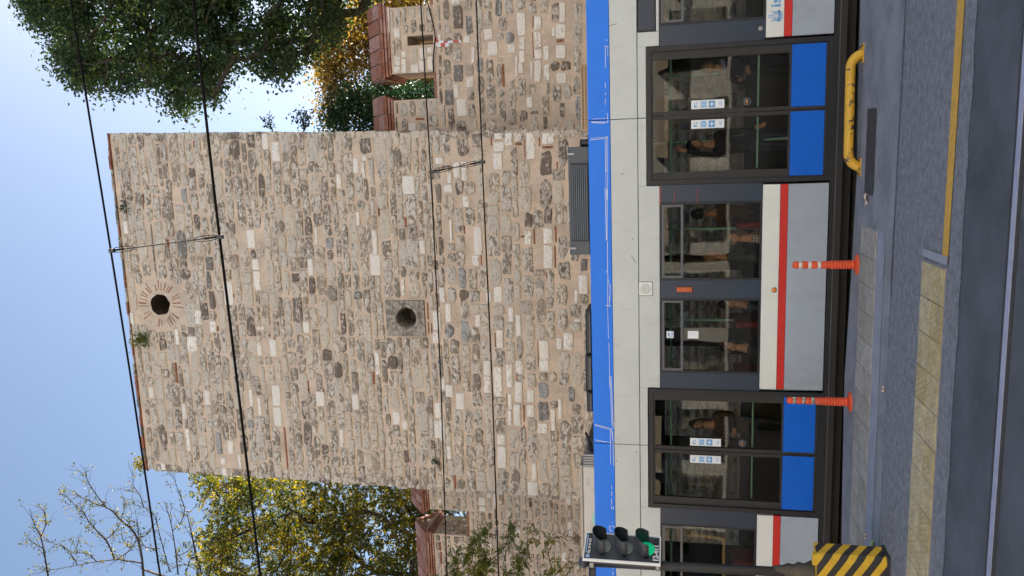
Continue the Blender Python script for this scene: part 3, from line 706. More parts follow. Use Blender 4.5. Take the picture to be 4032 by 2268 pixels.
# cable and tape on the right wall
cb = MB(); cb.tube([P(1300+x/1.8386, y/1.8386, RY-.09) for x, y in ((690, -60), (705, 20), (735, 130), (755, 220), (760, 280), (752, 360), (744, 440), (748, 520))], .012, 5)
tag(cb.build('loose_cable', M['wire']), 'thin black cable sagging across the battlement right of the tower', 'cable')
tp = MB()
def ribbon(mb, pts, wd, mats, step=.10):
    acc = 0
    for a_, b_ in zip(pts[:-1], pts[1:]):
        d = b_-a_; n = max(1, int(d.length/.035)); side = Vector((d.z, 0, -d.x)).normalized()*wd
        for i in range(n):
            p, q = a_+d*i/n, a_+d*(i+1)/n; s_ = side*(1+.3*math.sin(i*.9)); y = Vector((0, .012*math.sin(i*1.3), 0))
            mb.poly([p-s_+y, q-s_+y, q+s_*.9+y, p+s_*.9+y], mats[int(acc/step) % 2]); acc += d.length/n
ribbon(tp, [P(1300+x/1.8386, y/1.8386, RY-.06) for x, y in ((758, 320), (800, 323), (860, 322))], .035, (0, 1))
ribbon(tp, [P(1300+x/1.8386, y/1.8386, RY-.075) for x, y in ((765, 270), (770, 300), (850, 305), (915, 298), (945, 300))], .02, (1, 0))
tag(tp.build('barrier_tape', [M['stw'], M['red']]), 'red and white barrier tape hanging below the loophole in the wall', 'tape')

# ------------------------------------------------------------------ buildings across the street (seen mirrored in the glass, their sunlit fronts light the shade)
for k_, c_ in (('ochre', (.74, .46, .19)), ('creamw', (.72, .68, .61)), ('rose', (.62, .50, .42)), ('stonew', (.66, .62, .55))):
    M[k_] = mat(k_+'_plaster', c_, .9, .12, 1.2, .2, 20, dirt=((c_[0]*.7, c_[1]*.68, c_[2]*.66), 1.3, .58, .2, (2, 2, .6)))
M['bglass'] = mat('dark_window_glass', (.03, .035, .04), .08, .1, 3, spec=.8)
M['roof'] = mat('red_roof_tile', (.26, .10, .06), .9, .25, 5, .3, 20)
M['awn'] = mat('striped_awning', (.50, .40, .28), .8, .1, 5)
def facade(x0, x1, y, h, wm, label, nfl, roofh=1.6):
    b = thing('street_building', label, 'building', ((x0+x1)/2, y, 0), 'buildings across the street')
    m = MB(); m.box(x0, x1, y-9, y, -.1, h); m.box(x0-.1, x1+.1, y-9, y+.25, h+.002, h+.22, 0); m.build('wall', wm, b)
    n = max(2, int((x1-x0)/2.6)); fh = h/nfl
    wnd = []
    for f in range(nfl):
        for i in range(n):
            cx = x0+(x1-x0)*(i+.5)/n
            if f == 0:
                wf = MB(); wf.box(cx-1.05, cx+1.05, y-.02, y+.05, .15, fh*.8); o = wf.build('shop_front', M['frame'], b)
                MB().box(cx-.95, cx+.95, y+.051, y+.06, .6, fh*.74).build('pane', M['bglass'], o)
                a = MB(); a.poly([(cx-1.1, y+.06, fh*.86), (cx+1.1, y+.06, fh*.86), (cx+1.1, y+1.1, fh*.72), (cx-1.1, y+1.1, fh*.72)]); a.build('awning', M['awn'], b)
            else:
                z0 = f*fh+.8
                wf = MB(); wf.box(cx-.62, cx+.62, y-.02, y+.06, z0-.06, z0+1.76); wf.box(cx-.75, cx+.75, y-.02, y+.13, z0-.16, z0-.062); o = wf.build('window', M['cream2'], b)
                MB().box(cx-.5, cx+.5, y+.061, y+.068, z0+.05, z0+1.65).build('pane', M['bglass'], o)
    r = MB(); r.poly([(x0-.3, y+.5, h+.23), (x1+.3, y+.5, h+.23), (x1+.3, y-4.5, h+roofh), (x0-.3, y-4.5, h+roofh)]); r.poly([(x0-.3, y-4.5, h+roofh), (x1+.3, y-4.5, h+roofh), (x1+.3, y-9.3, h+.23), (x0-.3, y-9.3, h+.23)]); r.build('roof', M['roof'], b)
for a_ in ((-46, -31, -10.5, 13, M['stonew'], 'stone coloured shop building across the street, mirrored in the tram glass', 4), (-30.6, -15, -10, 15, M['ochre'], 'orange plaster building across the street, mirrored in the tram glass', 4),
           (-14.7, -4, -9.6, 14, M['creamw'], 'cream plaster building across the street, mirrored in the tram glass', 4), (-3.7, 9, -10, 15.5, M['creamw'], 'tall cream building straight behind the viewer', 5),
           (9.3, 22, -9.8, 14, M['rose'], 'rose plaster building across the street to the right', 4), (22.3, 42, -10.2, 15, M['stonew'], 'wide stone coloured building farthest along the street', 4)):
    facade(*a_)

# ------------------------------------------------------------------ tram
TYf = 10.0
tram = thing('tram', 'long white and grey tram with a blue roof band, red stripe and dark double doors', 'tram', (-1.6, TYf, -.15))
Z = dict(bot=.056, g0=.168, r0=.638, r1=.729, w1=.937, st=2.188, seam=2.455, bl=2.798, top=3.078)
XL, XR = -13.0, 8.0
D1 = (-.336, 1.345); D2 = (-4.66, -3.0)
doors = [D1, D2]
wins = [(1.595, 3.3), (-1.553, -.563), (-2.775, -1.792), (-6.6, -4.89)]
def panel(x0, x1, z0, z1, name, m, y=TYf, th=.05, c=.004, par=None, **k): return MB().box(x0, x1, y, y+th, z0, z1, 0, c).build(name, m, par or tram, **k)
# upper cream panels in three lengths, dented seams between; lower row has the door tops cut in
S1, S2 = .497, -3.79
segs = [(S1+.004, XR), (S2+.004, S1-.004), (XL, S2-.004)]
for a, b in segs:
    panel(a, b, Z['seam']+.004, Z['bl']-.003, 'upper_panel', M['cream'])
    panel(a, b, Z['bl']+.001, Z['top'], 'roof_band', M['bluep'], TYf+.004, .05)
low = [(D1[1]+.012, 1.53), (2.75, XR), (S1+.004, D1[1]+.012), (D1[0]-.012, S1-.004), (D2[1]+.012, D1[0]-.012), (S2+.004, D2[1]+.012), (D2[0]-.012, S2-.004), (XL, D2[0]-.012)]
DT = 2.349
for a, b in low:
    ind = any(d0-.02 < (a+b)/2 < d1+.02 for d0, d1 in doors)
    panel(a+.0005, b-.0005, DT if ind else Z['st']+.001, Z['seam']-.004, 'upper_panel', M['cream'])
# destination display at the right
o = panel(1.533, 2.747, Z['st']+.04, Z['seam']-.006, 'display_window', M['frame'], TYf+.001)
panel(1.533, 2.747, Z['st']+.001, Z['st']+.036, 'upper_panel', M['cream'])
panel(1.56, 2.72, Z['st']+.06, Z['seam']-.02, 'display_glass', M['strip'], TYf-.002, .002, .0, o)
MB().box(XL, XR, TYf+.03, TYf+.05, Z['seam']-.003, Z['seam']+.003).build('panel_joint', M['rubber'], tram)
for sx in (S1, S2): MB().box(sx-.003, sx+.003, TYf+.02, TYf+.05, DT+.003, Z['top']-.01).build('panel_joint', M['rubber'], tram)
# belt, stripe, skirt between the doors
bays = [(D1[1], XR), (D2[1], D1[0]), (XL, D2[0])]
for a, b in bays:
    panel(a+.03, b-.03, Z['r1']+.002, Z['w1']-.002, 'belt_panel', M['cream2'], TYf+.002)
    panel(a+.03, b-.03, Z['r0']+.001, Z['r1']-.001, 'red_stripe', M['red'], TYf+.003)
    panel(a+.03, b-.03, Z['g0']+.004, Z['r0']-.001, 'skirt_panel', M['gskirt'], TYf-.002)
MB().box(XL, XR, TYf-.014, TYf+.06, Z['bot']+.055, Z['g0']-.004).build('sill_rail', M['frame'], tram)
MB().box(XL, XR, TYf-.004, TYf+.06, Z['bot']+.040, Z['bot']+.054).build('sill_trim', M['sill'], tram)
MB().box(XL, XR, TYf+.0, TYf+.06, Z['bot']-.03, Z['bot']+.039).build('rubber_skirt', M['rubber'], tram)
# slate piers between windows and doors
edges = sorted([XL]+[v for p in doors+wins for v in p]+[XR])
for a, b in zip(edges[:-1], edges[1:]):
    mid = (a+b)/2
    if any(p0 < mid < p1 for p0, p1 in wins+doors): continue
    panel(a+.001, b-.001, Z['w1']+.001, Z['st']-.001, 'window_pier', M['strip'], TYf+.004)
# windows: frame > panes, transom
def frame_ring(mb, x0, x1, z0, z1, t, y0, y1, m=0):
    mb.box(x0, x1, y0, y1, z0, z0+t, m); mb.box(x0, x1, y0, y1, z1-t, z1, m); mb.box(x0, x0+t, y0, y1, z0+t, z1-t, m); mb.box(x1-t, x1, y0, y1, z0+t, z1-t, m)
for (x0, x1) in wins:
    m = MB(); frame_ring(m, x0, x1, Z['w1'], Z['st'], .026, TYf+.008, TYf+.06)
    o = m.build('window', M['frame'], tram)
    m = MB(); frame_ring(m, x0+.027, x1-.027, 1.895, Z['st']-.027, .03, TYf-.004, TYf+.04)
    m.build('vent_frame', M['sill'], o)
    MB().box(x0+.058, x1-.058, TYf+.018, TYf+.022, 1.926, Z['st']-.058).build('vent_pane', M['glass'], o)
    MB().box(x0+.027, x1-.027, TYf+.020, TYf+.024, Z['w1']+.027, 1.893).build('pane', M['glass'], o)
    if x0 == wins[2][0]:
        s_ = P(2500+475/3.433, 1100+750/3.433, TYf)
        m = MB(); m.box(s_.x-.045, s_.x+.045, TYf+.012, TYf+.0165, s_.z-.045, s_.z+.045, 0)
        m.box(s_.x-.02, s_.x+.026, TYf+.0105, TYf+.0115, s_.z+.005, s_.z+.028, 1); m.box(s_.x-.032, s_.x-.024, TYf+.0105, TYf+.0115, s_.z-.01, s_.z+.012, 1)
        m.box(s_.x-.03, s_.x+.03, TYf+.0105, TYf+.0115, s_.z-.024, s_.z-.018, 1); m.box(s_.x-.03, s_.x+.03, TYf+.0105, TYf+.0115, s_.z-.036, s_.z-.030, 1)
        m.build('camera_sticker', [M['stw'], M['stb']], o)
        s_ = P(2500+787/3.433, 1100+752/3.433, TYf)
        MB().box(s_.x-.05, s_.x+.05, TYf+.015, TYf+.0195, s_.z-.068, s_.z+.068).build('notice', M['stw'], o)
# doors: frame, two leaves each with glass, blue kick panel, handrail, sticker, button
def sticker(mb, x0, x1, z0, z1, y):
    mb.box(x0, x1, y-.003, y, z0, z1, 0)
    hh = (z1-z0)/4; wd = x1-x0
    for k in range(4):
        a, b = z0+hh*k+.012, z0+hh*(k+1)-.012; bg = (2, 1, 2, 2)[k] if k != 0 else 0
        mb.box(x0+.012, x1-.012, y-.004, y-.0032, a, b, (0, 1, 2, 0)[k])
        cxx = (x0+x1)/2; czz = (a+b)/2
        fg = (2, 0, 1, 1)[k]
        if k == 0:      # speaking figure
            mb.box(cxx-.025, cxx+.02, y-.005, y-.0042, czz-.022, czz-.004, fg); mb.box(cxx-.012, cxx+.01, y-.005, y-.0042, czz+.002, czz+.02, fg); mb.box(cxx+.026, cxx+.031, y-.005, y-.0042, czz-.02, czz+.02, fg)
        elif k == 1:    # cross on a case
            mb.box(cxx-.028, cxx+.028, y-.005, y-.0042, czz-.006, czz+.006, fg); mb.box(cxx-.006, cxx+.006, y-.005, y-.0042, czz-.024, czz-.0065, fg); mb.box(cxx-.006, cxx+.006, y-.005, y-.0042, czz+.0065, czz+.024, fg)
        elif k == 2:    # two standing figures
            for q in (-.018, .018):
                mb.box(cxx+q-.006, cxx+q+.006, y-.005, y-.0042, czz-.026, czz+.012, fg); mb.box(cxx+q-.004, cxx+q+.004, y-.005, y-.0042, czz+.015, czz+.025, fg)
        else:           # arm pointing at a line of print
            mb.box(cxx-.03, cxx-.012, y-.005, y-.0042, czz-.02, czz+.02, fg); mb.box(cxx-.011, cxx+.028, y-.005, y-.0042, czz+.006, czz+.014, fg); mb.box(cxx+.0, cxx+.028, y-.005, y-.0042, czz-.022, czz-.012, fg)
def door(d0, d1, zt, mid, btn_leaf_right=True):
    m = MB(); frame_ring(m, d0, d1, Z['g0']-.004, zt, .055, TYf-.012, TYf+.07); m.build('door_frame', M['frame'], tram)
    a, b = d0+.056, d1-.056; z0, z1 = Z['g0']+.052, zt-.056
    for (p, q, right) in ((mid+.004, b, True), (a, mid-.004, False)):
        m = MB(); yo, yi = TYf+.012, TYf+.05
        tl = .045 if right else .10; tr = .10 if right else .045
        m.box(p, q, yo, yi, z0, z0+.03); m.box(p, q, yo, yi, .632, .655); m.box(p, q, yo, yi, z1-.022, z1)
        m.box(p, p+tl, yo, yi, z0+.03, .632); m.box(q-tr, q, yo, yi, z0+.03, .632); m.box(p, p+tl, yo, yi, .655, z1-.022); m.box(q-tr, q, yo, yi, .655, z1-.022)
        lf = m.build('door_leaf', M['rubber'], tram)
        bp0, bp1 = (p+tl-.012, q-.012) if right else (p+.012, q-tr+.03)
        MB().box(bp0, bp1, TYf+.004, TYf+.0115, .247, .6315, 0, .002).build('kick_panel', M['blued'], lf)
        MB().box(p+tl, q-tr, TYf+.028, TYf+.032, .656, z1-.023).build('glass', M['glass'], lf)
        m = MB(); g0, g1 = p+tl+.02, q-tr-.01
        m.tube([(g0, TYf+.075, 1.005), (g1, TYf+.075, 1.005)], .011, 8); m.tube([(g0+.01, TYf+.034, 1.005), (g0+.01, TYf+.075, 1.005)], .009, 6); m.tube([(g1-.01, TYf+.034, 1.005), (g1-.01, TYf+.075, 1.005)], .009, 6)
        m.build('handrail', M['hand'], lf)
        sx0 = (p+tl+.015) if right else (q-tr-.125)
        m = MB(); sticker(m, sx0, sx0+.105, 1.405, 1.80, TYf+.0275); m.build('pictogram_sticker', [M['stw'], M['stb'], M['stl']], lf)
        if right:
            bx, bz = p+tl+.075, 1.135
            m = MB(); m.lathe((bx, TYf+.028, bz), (0, -1, 0), [(0, .048), (.014, .046), (.018, .036), (.018, .02)], 20, 0); m.lathe((bx, TYf+.009, bz), (0, -1, 0), [(0, .018), (.006, .016), (.008, .0001)], 14, 1)
            m.build('door_button', [M['sill'], M['amber']], lf)
door(D1[0], D1[1], 2.343, .515); door(D2[0], D2[1], 2.335, -3.84)
# side fittings
s_ = P(2542, 1137, TYf)
m = MB(); m.box(s_.x-.088, s_.x+.088, TYf-.006, TYf-.0005, s_.z-.085, s_.z+.085, 0, .003)
sp_ = m.build('speaker_grille', M['cream2'], tram)
m = MB()
for r_, n_ in ((.0, 1), (.02, 6), (.04, 13), (.06, 19)):
    for k in range(n_):
        t = 2*math.pi*k/n_+r_*9; m.disc((s_.x+r_*math.cos(t), TYf-.0068, s_.z+r_*math.sin(t)), (0, -1, 0), .0052, 8)
m.build('perforations', M['rubber'], sp_, kind='stuff')
m = MB(); frame_ring(m, s_.x-.094, s_.x+.094, s_.z-.091, s_.z+.091, .005, TYf-.003, TYf-.0003); m.build('rubber_gasket', M['rubber'], sp_)
s_ = P(2695, 1140, TYf)
m = MB(); m.box(s_.x-.032, s_.x+.032, TYf-.022, TYf+.003, s_.z-.098, s_.z+.098, 0, .008); m.build('marker_lamp', M['oran'], tram)
s_ = P(3048, 1142, TYf)
m = MB(); m.lathe((s_.x, TYf+.001, s_.z), (0, -1, 0), [(0, .036), (.006, .035), (.008, .028)], 20, 0); m.lathe((s_.x, TYf-.0075, s_.z), (0, -1, 0), [(0, .027), (.008, .022), (.011, .0001)], 18, 1)
m.build('indicator_lamp', [M['alu'], M['amber']], tram)
m = MB(); h_ = P(2995, 112, TYf); m.lathe((h_.x, TYf+.001, h_.z), (0, -1, 0), [(0, .028), (.008, .026), (.01, .0001)], 14); m.build('key_lock', M['alu'], tram)
m = MB()
for (x, z) in ((-.345, 2.0), (-.345, 1.72)): m.box(x-.235, x-.06, TYf+.0005, TYf+.0035, z-.0, z+.004)
m.box(-.60, -.345, TYf-.0005, TYf+.002, 2.178, 2.186)
m.build('red_trim', M['red'], tram)
# lettering
def text_mesh(txt, size, name, m, par, loc, bold=0.0, rot=None, sx=1.0, depth=.002):
    cu = bpy.data.curves.new('txt', 'FONT'); cu.body = txt; cu.size = size; cu.extrude = depth; cu.offset = bold; cu.resolution_u = 3
    to = bpy.data.objects.new('txt', cu); COL.objects.link(to)
    bpy.context.view_layer.update()
    me = bpy.data.meshes.new_from_object(to.evaluated_get(bpy.context.evaluated_depsgraph_get()))
    bpy.data.objects.remove(to); bpy.data.curves.remove(cu)
    R0 = rot or Matrix(((1, 0, 0), (0, 0, -1), (0, 1, 0)))
    off = wloc(par)
    for v in me.vertices:
        p = Vector((v.co.x*sx, v.co.y, v.co.z)); v.co = (R0 @ p)+Vector(loc)-off
    me.materials.clear(); me.materials.append(m)
    o = bpy.data.objects.new(name, me); COL.objects.link(o); o.parent = par; return o
t0 = P(3078, 28, TYf)
text_mesh('istanbul', .155, 'fleet_lettering', M['stb'], tram, (t0.x, TYf-.0005, .778), .003, sx=1.35, depth=.001)
m = MB(); lg = P(3055, 63, TYf); ly = TYf-.002
for k, (dx, hh, wd) in enumerate(((-.052, .085, .007), (-.033, .06, .012), (-.012, .115, .007), (.012, .115, .007), (.033, .06, .012), (.052, .085, .007))):
    m.box(lg.x+dx-wd/2, lg.x+dx+wd/2, ly, ly+.003, lg.z-.03, lg.z-.03+hh)
m.box(lg.x-.06, lg.x+.06, ly, ly+.003, lg.z-.045, lg.z-.0305)
n = 14
for i in range(n):
    a0, a1 = math.pi+math.pi*i/n, math.pi+math.pi*(i+1)/n
    for r0_, r1_ in ((.058, .07), (.036, .05)):
        m.poly([(lg.x+math.cos(a0)*r0_, ly, lg.z-.02+math.sin(a0)*r0_*.8), (lg.x+math.cos(a1)*r0_, ly, lg.z-.02+math.sin(a1)*r0_*.8), (lg.x+math.cos(a1)*r1_, ly, lg.z-.02+math.sin(a1)*r1_*.8), (lg.x+math.cos(a0)*r1_, ly, lg.z-.02+math.sin(a0)*r1_*.8)])
m.build('city_emblem', M['stb'], tram)
# remains of peeled lettering along the foot of the blue band
m = MB(); yb_ = TYf+.0015
def strk(off, a, b, w_):
    p, q = P(off[0]+a[0]/1.8386, off[1]+a[1]/1.8386, yb_), P(off[0]+b[0]/1.8386, off[1]+b[1]/1.8386, yb_); p.y = q.y = yb_
    d = (q-p).normalized(); s__ = Vector((-d.z, 0, d.x))*w_
    m.poly([p-s__, q-s__, q+s__, p+s__])
for a, b in (((1992,330),(1992,490)),((1995,340),(2012,332)),((2003,285),(2003,295)),((2010,330),(2010,410)),((1992,600),(1992,636)),((1993,672),(1993,690)),((1992,710),(1992,760)),((1880,1015),(2010,1000)),((1885,1003),(2012,990)),((2000,985),(1998,1250)),((2010,1000),(2008,1440)),((1990,1010),(2000,1449)),((1890,880),(2010,885)),((1895,888),(1990,890)),((1900,862),(2000,858)),((2005,820),(2012,885))):
    strk((1300, 0), a, b, .002+.0018*random.random())
for a, b in (((1990,0),(2000,380)),((2005,10),(2004,380)),((2008,390),(2010,850)),((2028,700),(2024,820)),((1995,850),(2030,856)),((2008,640),(2030,750)),((2000,600),(2010,620)),((2008,860),(2015,1090)),((2018,1120),(2025,1449)),((2020,780),(2022,850))):
    strk((1300, 740), a, b, .002+.0018*random.random())
for a, b in (((2025,0),(2040,360)),((2033,0),(2050,380)),((1915,350),(2045,385)),((1918,358),(2040,392)),((2035,385),(2050,500)),((2028,385),(2030,640)),((2045,400),(2052,650)),((1915,462),(2060,490)),((1920,470),(2000,480)),((2038,800),(2038,818)),((2038,838),(2038,868)),((2037,885),(2037,930)),((2037,940),(2037,962)),((2052,945),(2052,962)),((2037,962),(2054,962)),((2040,1060),(2043,1066)),((2022,1085),(2024,1120)),((2024,1120),(2042,1124)),((2030,1085),(2052,1088)),((2052,1088),(2064,1105)),((2047,1380),(2047,1400)),((2047,1415),(2047,1445))):
    strk((1300, 1480), a, b, .002+.0018*random.random())
m.build('peeled_lettering', M['stw'], tram)
m = MB(); yb_ = TYf-.0012
for of_, ls in (((1300, 0), (((2018, 190), (2048, 178)), ((2048, 178), (2078, 172)), ((2028, 1200), (2032, 1208)), ((2105, 1268), (2125, 1255)))), ((1300, 740), (((2186, 365), (2192, 378)), ((2178, 488), (2200, 520)), ((2200, 520), (2215, 548)), ((2058, 880), (2062, 886)))), ((1300, 1480), (((2085, 455), (2088, 465)), ((2062, 330), (2066, 322)), ((2070, 610), (2074, 622)), ((2210, 560), (2225, 545))))):
    for p_, q_ in ls: strk(of_, p_, q_, .0035)
m.build('scuff_marks', M['sill'], tram)
# shell: roof, floor, ceiling, far side, ends
BYk = TYf+2.65
m = MB(); rp = [(TYf+.054, Z['top']-.03), (TYf+.12, Z['top']+.0), (TYf+.35, Z['top']+.03), (BYk-.3, Z['top']+.03), (BYk, Z['top']-.25)]
for (y0, z0), (y1, z1) in zip(rp[:-1], rp[1:]): m.poly([(XL, y0, z0), (XR, y0, z0), (XR, y1, z1), (XL, y1, z1)])
m.build('roof', M['acg'], tram)
MB().box(XL, XR, TYf+.08, BYk-.06, 2.36, 2.40).build('ceiling', M['inner'], tram)
MB().box(XL, XR, TYf+.075, BYk-.06, .12, .16).build('floor', M['innerd'], tram)
m = MB(); m.box(XL, XR, TYf+.25, BYk-.1, -.12, .10); m.build('underframe', M['rubber'], tram)
m = MB()
fx = sorted([(-6.5, -4.9), (-4.6, -3.05), (-2.75, -1.8), (-1.52, -.58), (-.28, 1.3), (1.62, 3.2)])
m.box(XL, XR, BYk-.05, BYk, .0, .95); m.box(XL, XR, BYk-.05, BYk, 2.16, Z['top']-.2)
pe = [XL]+[v for p in fx for v in p]+[XR]
for a, b in zip(pe[0::2], pe[1::2]): m.box(a, b, BYk-.05, BYk, .951, 2.159)
m.build('far_wall', M['innerd'], tram)
m = MB(); m.box(XL, XR, BYk+.001, BYk+.02, .0, .94); m.box(XL, XR, BYk+.001, BYk+.02, 2.17, Z['top']-.25); m.build('far_panel', M['cream2'], tram)
for a, b in fx: MB().box(a+.02, b-.02, BYk-.03, BYk-.026, .97, 2.14).build('far_pane', M['farglass'], tram)
for x in (XL, XR-.05): MB().box(x, x+.05, TYf+.06, BYk-.06, .1, Z['top']-.05).build('end_wall', M['cream'], tram)
for x in (-5.4, -3.3, -2.3, -1.0, .2, 1.1, 2.2):
    MB().tube([(x, TYf+1.1, .16), (x, TYf+1.1, 2.36)], .018, 8).build('grab_pole', M['hand'], tram)
m = MB().tube([(XL+.1, TYf+.75, 2.05), (XR-.1, TYf+.75, 2.05)], .016, 8).build('ceiling_rail', M['hand'], tram)
def seat(x, y, face):
    m = MB(); m.box(x-.22, x+.22, y-.21, y+.21, .56, .64, c=.02); m.box(x-.22*face-.05, x-.22*face+.03, y-.21, y+.21, .64, 1.22, c=.02); m.box(x-.05, x+.05, y-.1, y+.1, .16, .56)
    m.build('seat', M['seat'], tram)
for x, y, f_ in ((-1.95, 10.42, 1), (-1.1, 10.42, -1), (-2.6, 10.42, 1), (-1.15, 11.9, -1), (-2.2, 11.9, 1), (-5.3, 10.42, 1), (2.1, 10.42, -1), (-6.0, 10.42, -1)): seat(x, y, f_)
# roof equipment
def P2(x, y, Y): return P(x, y, Y)
a, b = P2(2236, 580, 10.35), P2(2320, 1003, 10.35); zt_ = P2(2240, 800, 10.35).z
m = MB(); x0, x1 = b.x, a.x
m.box(x0, x1, 10.36, 11.9, 3.115, zt_, 0, .01); ac = m.build('roof_unit', M['acg'], tram, label='dark grey louvred roof unit')
lx0, lx1 = P2(2280, 945, 10.35).x, P2(2280, 648, 10.35).x
zl0, zl1 = P2(2316, 800, 10.35).z, P2(2252, 800, 10.35).z
m = MB(); m.box(lx0-.02, lx1+.02, 10.352, 10.359, zl0-.01, zl1+.01); m.build('louvre_recess', M['rubber'], ac)
for k in range(8):
    z = zl0+(zl1-zl0)*(k+.5)/8
    MB().box(lx0, lx1, 10.325, 10.350, z-.012, z+.010, 0, .006).build('louvre', M['louv'], ac)
for xx in (x0+.09, x1-.09): MB().box(xx-.012, xx+.012, 10.33, 10.36, zt_-.085, zt_+.01).build('latch', M['alu'], ac)
a, b = P2(2284, 252, 10.3), P2(2315, 512, 10.3); z0_, z1_ = 3.1, P2(2286, 380, 10.3).z
m = MB(); frame_ring(m, b.x, a.x, z0_, z1_, .018, 10.3, 10.34); tg = m.build('roof_grille', M['tan'], tram, label='tan framed roof grille')
m = MB(); n_ = 34
for k in range(n_): 
    xx = b.x+.02+(a.x-b.x-.04)*(k+.5)/n_; m.box(xx-.006, xx+.006, 10.31, 10.32, z0_+.018, z1_-.018)
m.box(b.x+.018, a.x-.018, 10.308, 10.322, (z0_+z1_)/2-.008, (z0_+z1_)/2+.008)
m.build('grille_bars', M['tan'], tg, kind='stuff')
MB().box(b.x+.02, a.x-.02, 10.345, 11.5, z0_, z1_-.01).build('grille_box', M['rubber'], tg)
a, b = P2(2270, 540, 10.5), P2(2315, 576, 10.5)
m = MB(); m.box(b.x, a.x-.03, 10.5, 11.2, 3.1, a.z-.04, c=.03); m.box(a.x-.16, a.x, 10.55, 11.2, 3.1, a.z-.14, c=.03); m.build('cable_box', M['black'], tram)
for (ya, yb, dz) in ((1225, 1395, 0), (1400, 1540, .0), (1545, 1622, -.02)):
    a, b = P2(2318, ya, 10.35), P2(2318, yb, 10.35); m = MB(); m.box(b.x, a.x, 10.35, 10.9, 3.11, a.z+.05+dz, c=.02); ro = m.build('resistor_box', M['black'], tram)
    MB().box(b.x+.03, a.x-.03, 10.338, 10.349, 3.13, a.z+.0+dz).build('resistor_panel', M['acg'], ro)
a, b = P2(2296, 1790, 10.35), P2(2340, 1842, 10.35)
m = MB()
for k in range(5): xx = b.x+(a.x-b.x)*(k+.3)/5; m.box(xx, xx+.03, 10.35, 10.8, 3.1, a.z, c=.008)
m.box(b.x, a.x, 10.4, 10.9, 3.1, a.z-.03); m.build('ribbed_radiator', M['alu'], tram)
a, b = P2(2305, 1728, 10.5), P2(2330, 1790, 10.5)
m = MB(); m.box(b.x, a.x, 10.5, 11.2, 3.1, a.z-.03, c=.03); m.tube([(b.x, 10.48, 3.15), (a.x, 10.46, a.z-.05), (a.x+.05, 10.6, a.z)], .02, 6); m.build('cable_box', M['black'], tram)
a, b = P2(2284, 1836, 10.35), P2(2345, 2226, 10.35)
m = MB(); m.box(b.x, a.x, 10.36, 12.2, 3.1, a.z-.03, 0, .015); wu = m.build('roof_unit', M['acw'], tram, label='off white roof unit')
m = MB(); m.box(b.x-.02, a.x+.02, 10.34, 12.2, a.z-.029, a.z+.002); m.build('unit_lid', M['alu'], wu)
q = P2(2341, 2042, 10.35); MB().box(q.x-.08, q.x+.08, 10.352, 10.359, 3.1, q.z+.035).build('type_plate', M['hand'], wu)
a = P2(2325, 2236, 10.4); m = MB(); m.box(a.x-.9, a.x, 10.4, 11.3, 3.1, a.z+.03, c=.03); m.build('cable_box', M['black'], tram)
# ------------------------------------------------------------------ overhead wires
def wire(name, pts, rad, label):
    m = MB(); q = []
    for a, b in zip(pts[:-1], pts[1:]):
        for i in range(8): q.append(a+(b-a)*i/8)
    q.append(pts[-1]); m.tube(q, rad, 6)
    return tag(m.build(name, M['wire'], None, True), label, 'overhead wire', 'overhead tram wires')
NW, FWY = 4.8, 11.3
def ext(pts, k=6.0):
    a, b = pts[0], pts[-1]; d = (a-b).normalized(); return [a+d*k]+pts+[b-d*k]
wA = ext([P(278, 0, NW), P(405, 788, NW), P(514, 1480, NW), P(631, 2268, NW)]); wB = ext([P(760, 0, NW), P(847, 788, NW), P(931, 1480, NW), P(1025, 2268, NW)])
wC = ext([P(1656, 0, FWY), P(1702, 788, FWY), P(1735, 1480, FWY), P(1760, 2268, FWY)]); wD = ext([P(1875, 0, FWY), P(1905, 788, FWY), P(1937, 1480, FWY), P(1963, 2268, FWY)])
wire('overhead_wire', wA, .0078, 'uppermost thick wire of the near pair, crossing the open sky beside the tower top')
wire('overhead_wire', wB, .0098, 'lower thick wire of the near pair, crossing the upper half of the tower')
wire('overhead_wire', wC, .0100, 'upper thin wire of the far pair, crossing the middle of the tower')
wire('overhead_wire', wD, .0100, 'lowest thin wire of the far pair, closest above the tram roof')
def dropper(pa, pb, s, label):
    pa, pb = Vector(pa), Vector(pb); root = thing('wire_dropper', label, 'dropper wire', tuple(pb), 'droppers between the overhead wires')
    d = pb-pa
    m = MB(); m.tube([pa+d*i/10+Vector((0, 0, -.01*s*math.sin(math.pi*i/10))) for i in range(11)], .0042*s, 5); m.build('strand', M['wire'], root)
    for q, sg, nm in ((pa, 1, 0), (pb, -1, 1)):
        m = MB(); m.box(q.x-.014*s, q.x+.014*s, q.y-.012*s, q.y+.012*s, q.z-.03*s, q.z+.012*s, c=.003); m.build('clamp', M['clamp'], root)
        loop = []
        for i in range(13):
            t = 2*math.pi*i/12; e = (d.normalized()*sg)
            loop.append(q+e*(.10*s*(1-math.cos(t)))+Vector((e.z, 0, -e.x))*(.020*s*math.sin(t)))
        m = MB(); m.tube(loop, .0028*s, 5); m.tube([q+(d.normalized()*sg)*.02*s, q+(d.normalized()*sg)*.11*s], .0075*s, 6); m.build('loop', M['wire'], root)
dropper(P(436, 987, NW), P(862, 932, NW), 1.0, 'black dropper joining the two thick near wires, with wire loops at both ends')
dropper(P(1700, 676, FWY), P(1897, 638, FWY), 1.7, 'thin dropper joining the two far wires in front of the tower')

